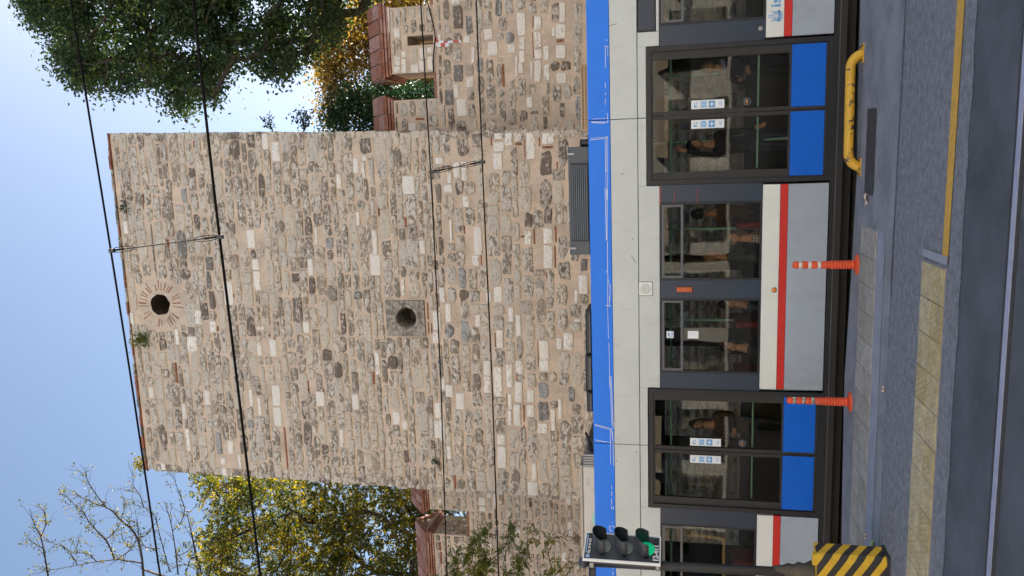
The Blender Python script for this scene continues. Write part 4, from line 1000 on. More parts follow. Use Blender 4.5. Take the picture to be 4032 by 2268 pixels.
# ------------------------------------------------------------------ street furniture
def bollard(px, py, label, letters):
    b = G(px, py); s = 1.0
    root = thing('flexible_bollard', label, 'bollard', tuple(b), 'orange flexible bollards')
    hgt = P(2640+(0 if letters else 0), py, b.y).z
    top_x = 3097 if letters else 3120
    hgt = P(top_x, py, b.y).z; bx, by = b.x, b.y
    m = MB(); m.lathe((bx, by, 0), (0, 0, 1), [(0, .118), (.012, .118), (.022, .10), (.03, .066), (.034, .05)], 24); m.build('base', M['oranp'], root, True)
    prof = [(.034, .044)]
    for k in range(8): z = .05+k*.03; prof += [(z, .050), (z+.016, .050), (z+.019, .043), (z+.028, .043)]
    prof += [(.30, .045), (hgt*.5, .043)]
    zz = [(.555, .62), (.70, .765), (.845, .91)]
    for a, b_ in zz: prof += [(hgt*a-.012, .043), (hgt*a, .038), (hgt*b_, .038), (hgt*b_+.012, .043)]
    prof += [(hgt-.03, .041), (hgt-.008, .034), (hgt, .012), (hgt, .0001)]
    m = MB(); m.lathe((bx, by, 0), (0, 0, 1), prof, 20); m.build('post', M['oranp'], root, True)
    for a, b_ in zz:
        m = MB(); m.lathe((bx, by, 0), (0, 0, 1), [(hgt*a+.004, .037), (hgt*a+.005, .0405), (hgt*b_-.005, .0405), (hgt*b_-.004, .037)], 20); bd = m.build('reflective_band', M['ref'], root, True)
        if letters:
            m = MB(); r = random.Random(a)
            zc = hgt*(a+b_)/2
            for k in range(4):
                t = -math.pi/2+.15+(k-1.5)*.42; c, s_ = math.cos(t), math.sin(t); R1 = .0425
                for dz in (-.014, .0, .014):
                    if r.random() < .75: m.box(bx+c*R1-.006, bx+c*R1+.006, by+s_*R1-.003, by+s_*R1+.003, zc+dz-.003, zc+dz+.003)
                m.box(bx+c*R1-.006, bx+c*R1-.003, by+s_*R1-.003, by+s_*R1+.003, zc-.016, zc+.016)
            m.build('worn_print', M['blk'], bd, kind='stuff')
bollard(3377, 1042, 'orange flexible bollard with plain white bands, in front of the windows between the tram doors', False)
bollard(3350, 1583, 'orange flexible bollard with lettered bands, beside the blue panel of the left tram door', True)
# yellow guard rail
ga, gb = G(3398, 210), G(3386, 658)
rt = P(3346, 400, (ga.y+gb.y)/2).z; R0 = .052; bend = .15
root = thing('guard_rail', 'low bent yellow pipe rail with chipped paint at the pavement edge', 'guard rail', tuple((ga+gb)/2))
pts = []; d = (gb-ga).normalized()
pts.append(ga+Vector((0, 0, .0)))
for i in range(9): t = math.pi/2*i/8; pts.append(ga+d*(bend*(1-math.cos(t)))+Vector((0, 0, rt-bend+bend*math.sin(t))))
for i in range(1, 10): pts.append(ga+d*bend+(gb-ga-2*bend*d)*i/10+Vector((0, 0, rt)))
for i in range(9): t = math.pi/2*i/8; pts.append(gb-d*(bend*(1-math.sin(t)))+Vector((0, 0, rt-bend+bend*math.cos(t))))
pts.append(gb)
m = MB(); m.tube(pts, R0, 16); m.build('pipe', M['yrail'], root, True)
for q in (ga, gb):
    m = MB(); m.box(q.x-.10, q.x+.10, q.y-.075, q.y+.075, 0, .014, c=0.0); fl = m.build('flange', M['yrail'], root)
    m = MB()
    for sx in (-1, 1):
        for sy2 in (-1, 1): m.lathe((q.x+sx*.075, q.y+sy2*.055, .013), (0, 0, 1), [(0, .011), (.012, .011), (.014, .0001)], 6)
    m.build('bolts', M['bronze'], fl, kind='stuff')
# traffic signal
PY = 7.55
pb = P(3330, 2262, PY); pb.z = 0
ptop = P(2298, 2212, PY)
tl = thing('traffic_light', 'black three lamp traffic light on a black pole, green lit, at the left edge', 'traffic light', (pb.x, PY, 0))
m = MB(); m.tube([(ptop.x+(pb.x-ptop.x)*t, PY, ptop.z+(0-ptop.z)*t) for t in (0, .25, .5, .75, 1)], .048, 16); m.build('pole', M['polep'], tl, True)
m = MB(); ph = P(2286, 2213, PY); m.sphere((ph.x, PY, ptop.z), (.062, .062, .055), 14, 8); m.build('pole_cap', M['tlgrey'], tl, True)
hc = P(2450, 2157, PY-.06)
nv = Vector((.95, -.31, 0)).normalized(); uv = Vector((-nv.y, nv.x, 0))     # facing, and its right-hand side
def sig(p): return Vector((hc.x, hc.y, hc.z))+uv*p.x-nv*p.y+Vector((0, 0, p.z))
zt_s, zb_s = P(2305, 2150, PY-.06).z-hc.z, P(2597, 2165, PY-.06).z-hc.z
hw = .175
m = MB(); m.box(-hw, hw, .0, .025, zb_s, zt_s, 0, .006).xf(sig); bb = m.build('backboard', M['tlgrey'], tl)
m = MB(); frame_ring(m, -hw-.012, hw+.012, zb_s-.012, zt_s+.012, .0125, -.004, .027); m.xf(sig).build('white_border', M['wht'], bb)
m = MB(); m.box(-hw*.7, hw*.7, .026, .12, zb_s+.05, zt_s-.05, 0, .01).xf(sig).build('housing', M['tlgrey'], tl)
lamp_c = []
for k, px in enumerate((2375, 2460, 2543)):
    zc = P(px, 2150, PY-.06).z-hc.z; r = .104; lamp_c.append(zc)
    m = MB(); nseg = 22; L = .235
    ring0, ring1, in0, in1 = [], [], [], []
    for i in range(nseg+1):
        t = math.radians(-17)+math.radians(216)*i/nseg              # open underneath
        c, s_ = math.cos(t), math.sin(t); Lk = L*(.66+.34*(s_+.3)/1.3)
        ring0.append((r*c, 0, zc+r*s_)); ring1.append((r*c*.98, -Lk, zc+r*s_*.98)); in0.append((r*.95*c, 0, zc+r*.95*s_)); in1.append((r*.94*c, -Lk, zc+r*.94*s_))
    for i in range(nseg):
        m.poly([ring0[i], ring1[i], ring1[i+1], ring0[i+1]]); m.poly([in0[i+1], in1[i+1], in1[i], in0[i]]); m.poly([ring1[i], in1[i], in1[i+1], ring1[i+1]])
    o = m.xf(sig).build('visor', M['tlgrey'], tl, True)
    m = MB(); m.lathe((0, -.002, zc), (0, -1, 0), [(0, .094), (.01, .092), (.022, .07), (.03, .04), (.033, .0001)], 24); m.xf(sig).build('lens', M['green'] if k == 2 else M['lensoff'], o, True, label='lit green lens' if k == 2 else None)
    m = MB()
    for sx in (-1, 1): m.box(sx*.118-.006, sx*.118+.006, -.014, -.001, zc-.02, zc+.02)
    m.xf(sig).build('hinge', M['polep'], tl)
Rot = Matrix(((uv.x, 0, nv.x), (uv.y, 0, nv.y), (0, 1, 0)))
m = MB(); m.box(-hw+.006, hw-.03, -.008, -.001, zb_s+.006, zb_s+.068); m.xf(sig).build('number_plate', M['black'], bb)
text_mesh('12-411', .078, 'plate_number', M['wht'], bb, sig(Vector((-hw+.012, -.010, zb_s+.010))), .0028, Rot, 1.02)
m = MB(); m.box(-hw+.006, hw-.01, -.008, -.001, zt_s-.066, zt_s-.004); m.xf(sig).build('contact_plate', M['black'], bb)
text_mesh('TEL: 44 44 154', .036, 'contact_number', M['wht'], bb, sig(Vector((-hw+.055, -.010, zt_s-.058))), .0008, Rot, .95)
m = MB(); m.box(-hw+.07, hw-.03, -.0095, -.0085, zt_s-.022, zt_s-.012); m.box(-hw+.01, -hw+.045, -.0095, -.0085, zt_s-.058, zt_s-.018); m.xf(sig).build('crest', M['stl'], bb)
for zz_ in (zb_s+.02, zt_s-.06):
    q = sig(Vector((-hw*.4, .05, zz_))); m = MB(); m.tube([q, (pb.x+(ptop.x-pb.x)*.8, PY, q.z)], .012, 8); m.lathe((ptop.x+(pb.x-ptop.x)*(1-(q.z/ptop.z)), PY, q.z-.02), (0, 0, 1), [(0, .056), (.04, .056)], 14); m.build('bracket', M['alu'], tl)
q = P(2905, 2242, PY)
# ornate base of the pole
prof = [(0, .17), (.10, .17), (.12, .15), (.30, .14), (.34, .155), (.40, .11), (.46, .125), (.50, .085), (.56, .10), (.60, .07), (.66, .06), (.70, .05)]
zb0 = P(3060, 2262, PY).z-.66
m = MB(); m.lathe((pb.x, PY, 0), (0, 0, 1), [(0, .15), (zb0*.9, .13)]+[(zb0+t, r*.72) for t, r in prof[2:]], 16); m.build('pole_base', M['bronze'], tl, True)
# striped guard round the pole foot
gd = thing('hazard_guard', 'yellow and black striped box guard round the traffic light pole foot', 'guard', (pb.x, 7.4, 0))
tz = P(3218, 2200, 7.36).z; gxr = P(3350, 2192, 7.36).x
gw, gdp = .56, .24; gx0, gx1 = gxr-gw, gxr; gy0 = 7.36; chf = .06
plan = [(gx1, gy0+gdp), (gx1, gy0+chf*.55), (gx1-chf*.75, gy0), (gx0+chf*.75, gy0), (gx0, gy0+chf*.55), (gx0, gy0+gdp)]
m = MB(); acc = [0]
for a, b in zip(plan[:-1], plan[1:]): acc.append(acc[-1]+math.hypot(b[0]-a[0], b[1]-a[1]))
ns = 60
def at_s(t):
    for i in range(len(plan)-1):
        if t <= acc[i+1]+1e-9:
            f = (t-acc[i])/(acc[i+1]-acc[i]); return (plan[i][0]+(plan[i+1][0]-plan[i][0])*f, plan[i][1]+(plan[i+1][1]-plan[i][1])*f)
    return plan[-1]
# diagonal bands cut exactly: walk columns between all breakpoints, split each column along the band edges
cols = sorted(set([round(acc[-1]*i/ns, 5) for i in range(ns+1)]+[round(a, 5) for a in acc]))
period, slope = .150, .62
for sa, sb in zip(cols[:-1], cols[1:]):
    pa, pb2 = at_s(sa), at_s(sb)
    k0 = math.floor((0-slope*acc[-1])/(period/2))-1; k1 = math.ceil((tz+slope*acc[-1])/(period/2))+1
    for k in range(k0, k1):
        za0, zb0_ = k*period/2-slope*0+slope*sa, k*period/2+slope*sb
        za1, zb1_ = za0+period/2, zb0_+period/2
        c4 = [max(0, min(tz, v)) for v in (za0, zb0_, zb1_, za1)]
        if c4[3]-c4[0] < 1e-5 and c4[2]-c4[1] < 1e-5: continue
        m.poly([(pa[0], pa[1], c4[0]), (pb2[0], pb2[1], c4[1]), (pb2[0], pb2[1], c4[2]), (pa[0], pa[1], c4[3])], k % 2)
m.build('striped_sheet', [M['yel'], M['blk']], gd)
m = MB(); m.poly([(p[0], p[1], tz-.004) for p in plan]); m.build('top_plate', M['yel'], gd)
m = MB(); m.box(gx1-.13, gx1-.02, gy0+.02, gy0+.08, tz-.01, tz+.035, c=.008); m.build('lug', M['yel'], gd)
m = MB(); m.box(gx0-.02, gx1+.02, gy0-.02, gy0+gdp, 0, .03, c=.006); m.build('footing', M['blk'], gd)

# ------------------------------------------------------------------ fallen leaves
def fallen(px, py, z, r, mk, label, rot, lobes=5):
    c = G(px, py, z); m = MB(); n = 20
    pts = []
    for i in range(n):
        t = 2*math.pi*i/n; rr = r*(.62+.38*abs(math.cos(lobes*t/2)))
        pts.append((c.x+math.cos(t+rot)*rr, c.y+math.sin(t+rot)*rr*.9, z+.012+.012*math.sin(3*t)))
    for i in range(n): m.poly([(c.x, c.y, z+.004), pts[i], pts[(i+1) % n]])
    tag(m.build('fallen_leaf', M[mk]), label, 'leaf', 'fallen leaves')
fallen(3413, 787, .012, .075, 'deadleaf', 'pale dry fallen leaf at the end of the dark tar patch', .4)
fallen(3440, 2152, .012, .06, 'greenleaf', 'green fallen leaf near the striped guard', .9, 3)
fallen(3412, 2112, .012, .03, 'deadleaf', 'small whitish scrap of leaf between green leaf and pale border', .2, 2)
fallen(3482, 1532, .012, .028, 'deadleaf', 'tiny pale scrap on the pavement left of the lettered bollard', .1, 2)

# ------------------------------------------------------------------ trees
def in_poly(p, poly):
    x, y = p; c = False; j = len(poly)-1
    for i in range(len(poly)):
        xi, yi = poly[i]; xj, yj = poly[j]
        if (yi > y) != (yj > y) and x < (xj-xi)*(y-yi)/(yj-yi)+xi: c = not c
        j = i
    return c
def leaf(mb, c, L, wd, r, d=None):
    d = d or Vector((r.gauss(0, 1), r.gauss(0, 1), r.gauss(-.2, .8))).normalized()
    a = d.cross(Vector((r.gauss(0, 1), r.gauss(0, 1), r.gauss(0, 1)))).normalized(); nn = d.cross(a)
    n = len(mb.v); t = c+d*L; mid = c+d*L*.45
    mb.v += [tuple(c), tuple(mid+a*wd+nn*wd*.25), tuple(t), tuple(mid-a*wd+nn*wd*.25)]; mb.quadidx((n, n+1, n+2, n+3))
def sample(poly, Y0, dep, N, r, thr=-.18, nscale=.9, seed=0):
    xs = [p[0] for p in poly]; ys = [p[1] for p in poly]; out = []; tries = 0
    while len(out) < N and tries < N*40:
        tries += 1
        x, y = r.uniform(min(xs), max(xs)), r.uniform(min(ys), max(ys))
        if not in_poly((x, y), poly): continue
        c = P(x, y, Y0+r.uniform(-dep, dep))
        if noise.noise(Vector((c.x*nscale+seed, c.y*.5, c.z*nscale))) < thr: continue
        out.append(c)
    return out
def skeleton(base, top, nodes, r0, pull=.35):
    """grow limbs: every clump centre joins the nearest wood nearer the trunk; girth adds up towards the base"""
    P_ = [Vector(base), (Vector(base)*.5+Vector(top)*.5)+Vector((.12, .05, 0)), Vector(top)]; par = [-1, 0, 1]
    for c in sorted(nodes, key=lambda q: (q-Vector(top)).length):
        best, bi = 1e9, 0
        for i in range(1, len(P_)):
            d = (P_[i]-c).length+pull*(P_[i]-Vector(top)).length
            if d < best: best, bi = d, i
        a = P_[bi]; mid = a*.5+c*.5+Vector((random.gauss(0, .07), random.gauss(0, .07), -.05))*min(1, (c-a).length)
        P_.append(mid); par.append(bi); P_.append(c); par.append(len(P_)-2)
    wgt = [0.0]*len(P_); kids = [0]*len(P_)
    for i in range(len(P_)-1, 0, -1):
        if kids[i] == 0: wgt[i] = 1
        wgt[par[i]] += wgt[i]; kids[par[i]] += 1
    k = r0/math.sqrt(max(wgt[0], 1)); rad = [max(.006, k*w_**.5) for w_ in wgt]
    rad[0] = r0*1.25; rad[1] = r0; rad[2] = r0*.9
    mb = MB()
    for i in range(1, len(P_)):
        rp = min(rad[par[i]], rad[i]*1.7) if par[i] > 1 else rad[par[i]]
        mb.tube([P_[par[i]], P_[i]], [rp, rad[i]], 7 if rad[i] > .05 else 4, cap=False)
    return mb
def tree(name, label, cat, poly, Y0, dep, N, per, L, wd, lm, bark, base, top, r0, sig_=.22, thr=-.18, seed=1, nscale=.9, group=None, limb_each=3, pods=0, extra=None, pinnate=False):
    r = random.Random(seed); root = thing(name, label, cat, (base[0], base[1], base[2]), group)
    cs = sample(poly, Y0, dep, N, r, thr, nscale, seed)
    if extra: cs += extra(r)
    skeleton(base, top, cs[::limb_each], r0).build('trunk', M[bark], root, True)
    mb = MB()
    for c in cs:
        s2 = sig_*r.uniform(.6, 1.3)
        if pinnate:
            for _ in range(max(1, per//9)):
                q = c+Vector((r.gauss(0, s2), r.gauss(0, s2), r.gauss(0, s2*.8))); d = Vector((r.gauss(0, 1), r.gauss(0, 1), r.gauss(-.5, .7))).normalized(); a = d.cross(Vector((r.gauss(0, 1), r.gauss(0, 1), 1))).normalized()
                for k in range(5):
                    for sg in (-1, 1): leaf(mb, q+d*L*(.55*k), L, wd, r, (a*sg+d*.5).normalized())
        else:
            for _ in range(per):
                leaf(mb, c+Vector((r.gauss(0, s2), r.gauss(0, s2), r.gauss(0, s2*.75))), L*r.uniform(.7, 1.25), wd*r.uniform(.75, 1.2), r)
    mb.build('crown', M[lm], root)
    if pods:
        m = MB()
        for _ in range(pods):
            c = r.choice(cs)+Vector((r.gauss(0, .2), -.3, r.gauss(0, .2))); d = Vector((r.gauss(0, .5), r.gauss(0, .4), -1)).normalized()*r.uniform(.12, .2)
            m.tube([c, c+d*.5+Vector((.015, 0, 0)), c+d], [.012, .018, .008], 4)
        m.build('seed_pods', M['pod'], root, kind='stuff')
    return root
def gz(y): return max(0, 1.5+(y-18.2)*7.5/281.8)
T1 = [(60, -250), (62, 15), (120, 70), (95, 90), (200, 120), (190, 250), (260, 300), (300, 340), (410, 375), (500, 355), (640, 345), (670, 440), (720, 458), (790, 430), (845, 380), (880, 320), (915, 280), (960, 255), (1060, 298), (1160, 285), (1240, 200), (1300, 150), (1370, 70), (1450, 35), (1480, -20), (1500, -260)]
tree('evergreen_tree', 'huge dark green tree spreading above the wall right of the tower', 'tree', T1, 19.5, 1.6, 1900, 40, .125, .034, 'lfdark', 'bark', (7.5, 20.5, 1.4), (6.0, 20.0, 8.5), .38, .20, -.05, 3, 1.5, extra=lambda r: [Vector((r.uniform(5.5, 13), r.uniform(18.5, 23), r.uniform(6.5, 17))) for _ in range(420)])
T2 = [(1235, 110), (1250, 60), (1420, -40), (1720, -60), (1740, 30), (1720, 300), (1730, 400), (1480, 400), (1330, 470), (1285, 480), (1262, 400), (1290, 330), (1255, 300), (1240, 210)]
tree('autumn_tree', 'orange brown autumn tree behind the battlement right of the tower', 'tree', T2, 24.0, 1.6, 800, 34, .11, .038, 'lforan', 'bark2', (4.6, 25, 1.6), (4.4, 24.6, 6.0), .16, .26, -.1, 5)
T3 = [(1270, 515), (1262, 480), (1290, 430), (1330, 385), (1360, 345), (1420, 330), (1500, 330), (1600, 350), (1740, 340), (1740, 515), (1500, 540)]
tree('green_bush', 'dense deep green bush between tower edge and orange tree, behind the wall', 'bush', T3, 19.2, .7, 330, 40, .09, .024, 'lfshrub', 'bark', (2.2, 19.4, 1.5), (2.0, 19.2, 4.5), .09, .2, -.4, 6)
T4 = [(775, 1845), (770, 1880), (800, 1930), (815, 1990), (850, 2040), (800, 2110), (770, 2200), (750, 2300), (760, 2560), (1900, 2600), (1900, 2000), (1850, 1985), (1620, 1900), (1400, 1900), (1000, 1860)]
tree('yellowing_tree', 'yellow green tree with brown pods behind the wall left of the tower', 'tree', T4, 20.5, 1.7, 1600, 54, .092, .029, 'lfyel', 'bark', (-10.6, 21.0, 1.5), (-10.4, 20.8, 6.0), .13, .25, -.06, 8, 1.4, pods=110, pinnate=True, limb_each=9)
# nearly bare tree: long whippy branches traced through their forks
def bare(root_label, lines, Y0, seed):
    r = random.Random(seed); base = P(1560, 2330, Y0); base.z = 1.5
    root = thing('bare_tree', root_label, 'tree', tuple(base))
    mb = MB(); tips = []
    def smooth(pts):
        out = []
        for i in range(len(pts)-1):
            p0 = pts[max(i-1, 0)]; p1, p2 = pts[i], pts[i+1]; p3 = pts[min(i+2, len(pts)-1)]
            for k in range(5):
                t = k/5; out.append(.5*((2*p1)+(p2-p0)*t+(2*p0-5*p1+4*p2-p3)*t*t+(3*p1-p0-3*p2+p3)*t*t*t))
        out.append(pts[-1]); return out
    for (rad, dy, pts) in lines:
        q = smooth([P(x/1.8386, 1480+y/1.8386, Y0+dy) for x, y in pts]); n = len(q)
        mb.tube(q, [rad*1.35*(1-.78*i/(n-1)) for i in range(n)], 5)
        for i in range(2, n): tips.append((q[i], (q[i]-q[i-1]).normalized(), rad*(1-.8*i/(n-1))))
    tw = []
    for (p, d, rr) in list(tips):
        if r.random() < .75:
            L = r.uniform(.18, .75); dr = (d+Vector((r.gauss(0, .6), r.gauss(0, .6), r.gauss(.15, .5)))).normalized()
            q = [p]; 
            for k in range(4): dr = (dr+Vector((r.gauss(0, .18), r.gauss(0, .18), r.gauss(.05, .18)))).normalized(); q.append(q[-1]+dr*L/4)
            mb.tube(q, [max(.006, rr*.6), .006, .005, .004, .003], 4); tw += q[1:]
    mb.tube([base, P(1100/1.8386+120, 1480+1500/1.8386, Y0), P(1035/1.8386, 1480+1400/1.8386, Y0)], [.11, .05, .03], 8)
    mb.build('trunk', M['bark'], root, True)
    lf = MB()
    for p in tw:
        if r.random() < .36:
            for _ in range(r.randint(1, 5)): leaf(lf, p+Vector((r.gauss(0, .05), r.gauss(0, .05), r.gauss(-.03, .05))), .085, .022, r)
    for (p, d, rr) in tips:
        low = max(0, (11.5-p.z)/5)
        for _ in range(int(r.random()*low*9)): leaf(lf, p+Vector((r.gauss(0, .18), r.gauss(0, .18), r.gauss(0, .18))), .085, .022, r)
    lf.build('crown', M['lfyel'], root)
    m = MB()
    for _ in range(26):
        p = r.choice(tips)[0]; d = Vector((r.gauss(0, .6), r.gauss(0, .4), -.8)).normalized()*.16; m.tube([p, p+d*.5+Vector((.02, 0, 0)), p+d], [.012, .018, .006], 4)
    m.build('seed_pods', M['pod'], root, kind='stuff')
bare('nearly bare tree with thin upright twigs against the sky at the left', [
    (.028, 0, [(1040, 1460), (1025, 1300), (995, 1180), (950, 1110), (880, 1050), (820, 985), (765, 945), (690, 850), (635, 760), (618, 690)]),
    (.022, .3, [(830, 1330), (775, 1200), (700, 1120), (640, 1050), (600, 985), (540, 930), (495, 890)]),
    (.018, .3, [(765, 945), (700, 930), (640, 900), (590, 878), (548, 865)]),
    (.022, -.3, [(350, 1460), (335, 1370), (310, 1230), (285, 1140), (245, 1070), (215, 960)]),
    (.014, -.3, [(300, 1160), (330, 1080), (325, 1000), (295, 960)]),
    (.012, -.3, [(310, 1250), (260, 1220), (200, 1185)]),
    (.020, .2, [(1025, 1355), (900, 1335), (840, 1330), (700, 1345), (560, 1370), (400, 1400), (250, 1430)]),
    (.018, .5, [(840, 1330), (930, 1270), (1000, 1180), (1060, 1150), (1110, 1070)]),
    (.030, .4, [(1450, 1400), (1420, 1300), (1395, 1180), (1375, 1090), (1355, 1000)]),
    (.018, .2, [(1290, 1440), (1275, 1300), (1250, 1130), (1225, 1020), (1190, 910)]),
    (.014, .2, [(1250, 1120), (1310, 1060), (1335, 960), (1300, 860), (1265, 760), (1235, 720)]),
    (.014, .6, [(1230, 1420), (1190, 1280), (1150, 1130), (1120, 1010), (1040, 950), (965, 935)]),
    (.012, .6, [(1040, 950), (1015, 870), (965, 790), (965, 705)]),
    (.013, .1, [(770, 1180), (840, 1120), (870, 1060), (900, 960), (930, 920)]),
    (.013, .0, [(560, 1370), (520, 1300), (470, 1240), (380, 1210), (320, 1170)]),
    (.012, .1, [(700, 1345), (640, 1290), (560, 1270), (570, 1200), (600, 1190)]),
    (.013, .3, [(1430, 1340), (1520, 1290), (1600, 1200), (1700, 1140), (1830, 1105)]),
    (.013, .5, [(1300, 1300), (1380, 1250), (1440, 1150), (1540, 1100), (1600, 1050)]),
    (.010, .2, [(960, 1260), (900, 1200), (870, 1140), (830, 1170)]), (.010, .2, [(1160, 1250), (1060, 1240), (1010, 1180), (1000, 1100), (960, 1050)]),
    (.012, .4, [(1480, 1440), (1350, 1370), (1260, 1380), (1180, 1340)]),
], 19.0, 21)
# foliage hanging in front of the left wall
def hanging():
    r = random.Random(31); Yv = 13.2; top_ = P(1700, 2420, Yv)
    root = thing('hanging_branch', 'leafy acacia branches hanging in front of the left wall above the tram', 'branch', tuple(top_))
    mb = MB(); lf = MB()
    lines = [[(1500, 2330), (1760, 2290), (1850, 2200), (1880, 2130), (1915, 2085)], [(1700, 2400), (1850, 2260), (1940, 2200), (2010, 2130), (2015, 2060)], [(1800, 2420), (1960, 2290), (2040, 2230), (2080, 2150), (2110, 2080)], [(1900, 2420), (2030, 2300), (2050, 2220), (2060, 2150)], [(2000, 2420), (2150, 2290), (2170, 2230), (2150, 2140), (2170, 2110)],
             [(1600, 2380), (1790, 2240), (1800, 2160)], [(2080, 2400), (2180, 2270), (2240, 2220)], [(1780, 2420), (1880, 2290), (1900, 2240), (1910, 2170)]]
    dens = [1.5, .8, .6, .8, .35, 1.0, .6, 1.8]
    for ln, dn in zip(lines, dens):
        q = [P(x, y, Yv+r.uniform(-.25, .25)) for x, y in ln]; n = len(q)
        mb.tube(q, [.014*(1-.75*i/(n-1)) for i in range(n)], 5)
        for i in range(n-1):
            for k in range(int(26*dn)):
                p = q[i].lerp(q[i+1], r.random())
                if i == 0 and r.random() < .5: continue
                d = Vector((r.gauss(.2, .8), r.gauss(-.2, .6), r.gauss(-.1, .7))).normalized(); a = d.cross(Vector((r.gauss(0, .4), r.gauss(0, .4), 1))).normalized()
                p = p+Vector((r.gauss(0, .05), r.gauss(0, .05), r.gauss(0, .07)))
                for j in range(6):
                    for sg in (-1, 1): leaf(lf, p+d*.03*j, .055, .015, r, (a*sg+d*.45).normalized())
    mb.build('stem', M['bark2'], root, True); lf.build('leaves', M['lfvine'], root)
    m = MB(); c0 = P(2170, 2110, Yv)
    for k in range(40):
        p = P(r.uniform(2160, 2290), 2112+r.gauss(0, 14), Yv+r.uniform(-.2, .2)); m.tube([p, p+Vector((r.gauss(0, .08), r.gauss(0, .05), r.gauss(-.04, .06)))], .005, 4)
    m.build('dry_twigs', M['dry'], root, kind='stuff')
hanging()
# weeds rooted in the masonry
def weed(px, py, Y, hgt, n, label, up, mk='lfmid', L=.07, spread=.16):
    r = random.Random(px); b = P(px, py, Y); root = thing('weed', label, 'weed', tuple(b), 'weeds growing on the tower')
    mb = MB(); lf = MB()
    for k in range(n):
        d = (Vector(up)+Vector((r.gauss(0, .45), r.gauss(0, .3), r.gauss(0, .35)))).normalized(); q = [b]
        for j in range(3): q.append(q[-1]+(d+Vector((r.gauss(0, .2), 0, r.gauss(0, .2)))).normalized()*hgt/3*r.uniform(.6, 1.1))
        mb.tube(q, [.006, .005, .004, .003], 4)
        for p in q[1:]:
            for _ in range(7): leaf(lf, p+Vector((r.gauss(0, spread*.35), r.gauss(0, spread*.3), r.gauss(0, spread*.35))), L, L*.25, r)
    mb.build('stem', M['bark2'], root); lf.build('leaves', M[mk], root)
weed(552, 1335, TY-.08, .22, 8, 'bright green weed tuft high on the tower just above the sunburst opening', (-.1, -.6, -.6))
weed(482, 813, TY-.08, .16, 4, 'small dark weed tuft under the tower top near its right end', (.1, -.6, -.6), 'lfshrub', .05)
weed(575, 1822, TY+.25, .38, 6, 'yellowish leafy sprig standing on the top left corner of the tower', (-.2, 0, 1), 'lfyel', .085)
weed(1075, 514, TY+.6, .35, 6, 'thin upright sprig on the right edge of the tower', (.9, 0, .4), 'lfshrub', .07, .12)
weed(1200, 514, TY+.9, .42, 10, 'bushy sprig on the right edge of the tower beside the dark bush', (.9, 0, .25), 'lfshrub', .075)
weed(1709, 1814, TY-.03, .14, 3, 'little withered dark weed hanging from a joint low on the tower', (0, -.5, -.6), 'lfshrub', .05, .08)
# unseen park trees, added to shade the street and the left wall
def crown_tree(x, y, h, rad, n, seed, label):
    r = random.Random(seed); root = thing('added_shade_tree', label, 'tree', (x, y, gz(y)), 'unseen trees added for shade')
    cs = []
    while len(cs) < n:
        q = Vector((r.uniform(-1, 1), r.uniform(-1, 1), r.uniform(-1, 1)))
        if q.length < 1 and q.length > .35: cs.append(Vector((x+q.x*rad, y+q.y*rad, h*.62+q.z*h*.42)))
    skeleton((x, y, gz(y)), (x, y, h*.4), cs[::3], .28).build('trunk', M['bark'], root, True)
    mb = MB()
    for c in cs:
        for _ in range(60 if x < 0 else 26): leaf(mb, c+Vector((r.gauss(0, .35), r.gauss(0, .35), r.gauss(0, .3))), .2, .055, r)  # tree hidden behind the tower is denser, to block sun from the left wall
    mb.build('crown', M['lfdark'], root)
for i, (x, y, h, rad) in enumerate(((12, 22, 15, 3.6), (18, 20, 14, 3.6), (24.5, 21, 15, 3.8), (-4.6, 23.2, 15.5, 3.0))):
    crown_tree(x, y, h, rad, 260, 50+i, ('unseen dark tree added for shade behind the wall, first beyond the evergreen', 'unseen dark tree added for shade behind the wall, second beyond the evergreen', 'unseen dark tree added for shade behind the wall, farthest along the street', 'unseen dark tree added close behind the tower to shade the left wall')[i])

# ------------------------------------------------------------------ passengers
HAIR = {}
def cloth(n, c): return mat(n, c, .9, .18, 14, .2, 60)
M['c_dark'] = cloth('black_coat', (.03, .03, .037)); M['c_green'] = cloth('dark_green_jacket', (.07, .10, .07)); M['c_brown'] = cloth('dark_brown_coat', (.09, .06, .04)); M['c_navy'] = cloth('navy_coat', (.035, .045, .085))
M['c_blue'] = cloth('light_blue_collar', (.25, .34, .60)); M['h_grey'] = mat('grey_hair', (.22, .21, .20), .8, .3, 60); M['h_brown'] = mat('dark_brown_hair', (.035, .018, .011), .6, .3, 60); M['h_fair'] = mat('fair_hair', (.28, .20, .10), .7, .3, 60); M['h_black'] = mat('black_hair', (.012, .011, .011), .6, .3, 60)
M['lip'] = mat('lip_tone', (.30, .10, .085), .6, .1, 30); M['eye'] = mat('dark_eye', (.015, .012, .01), .3, .1, 30)
pl = mat('plaid_shirt', (.5, .48, .5), .9, .1, 20)
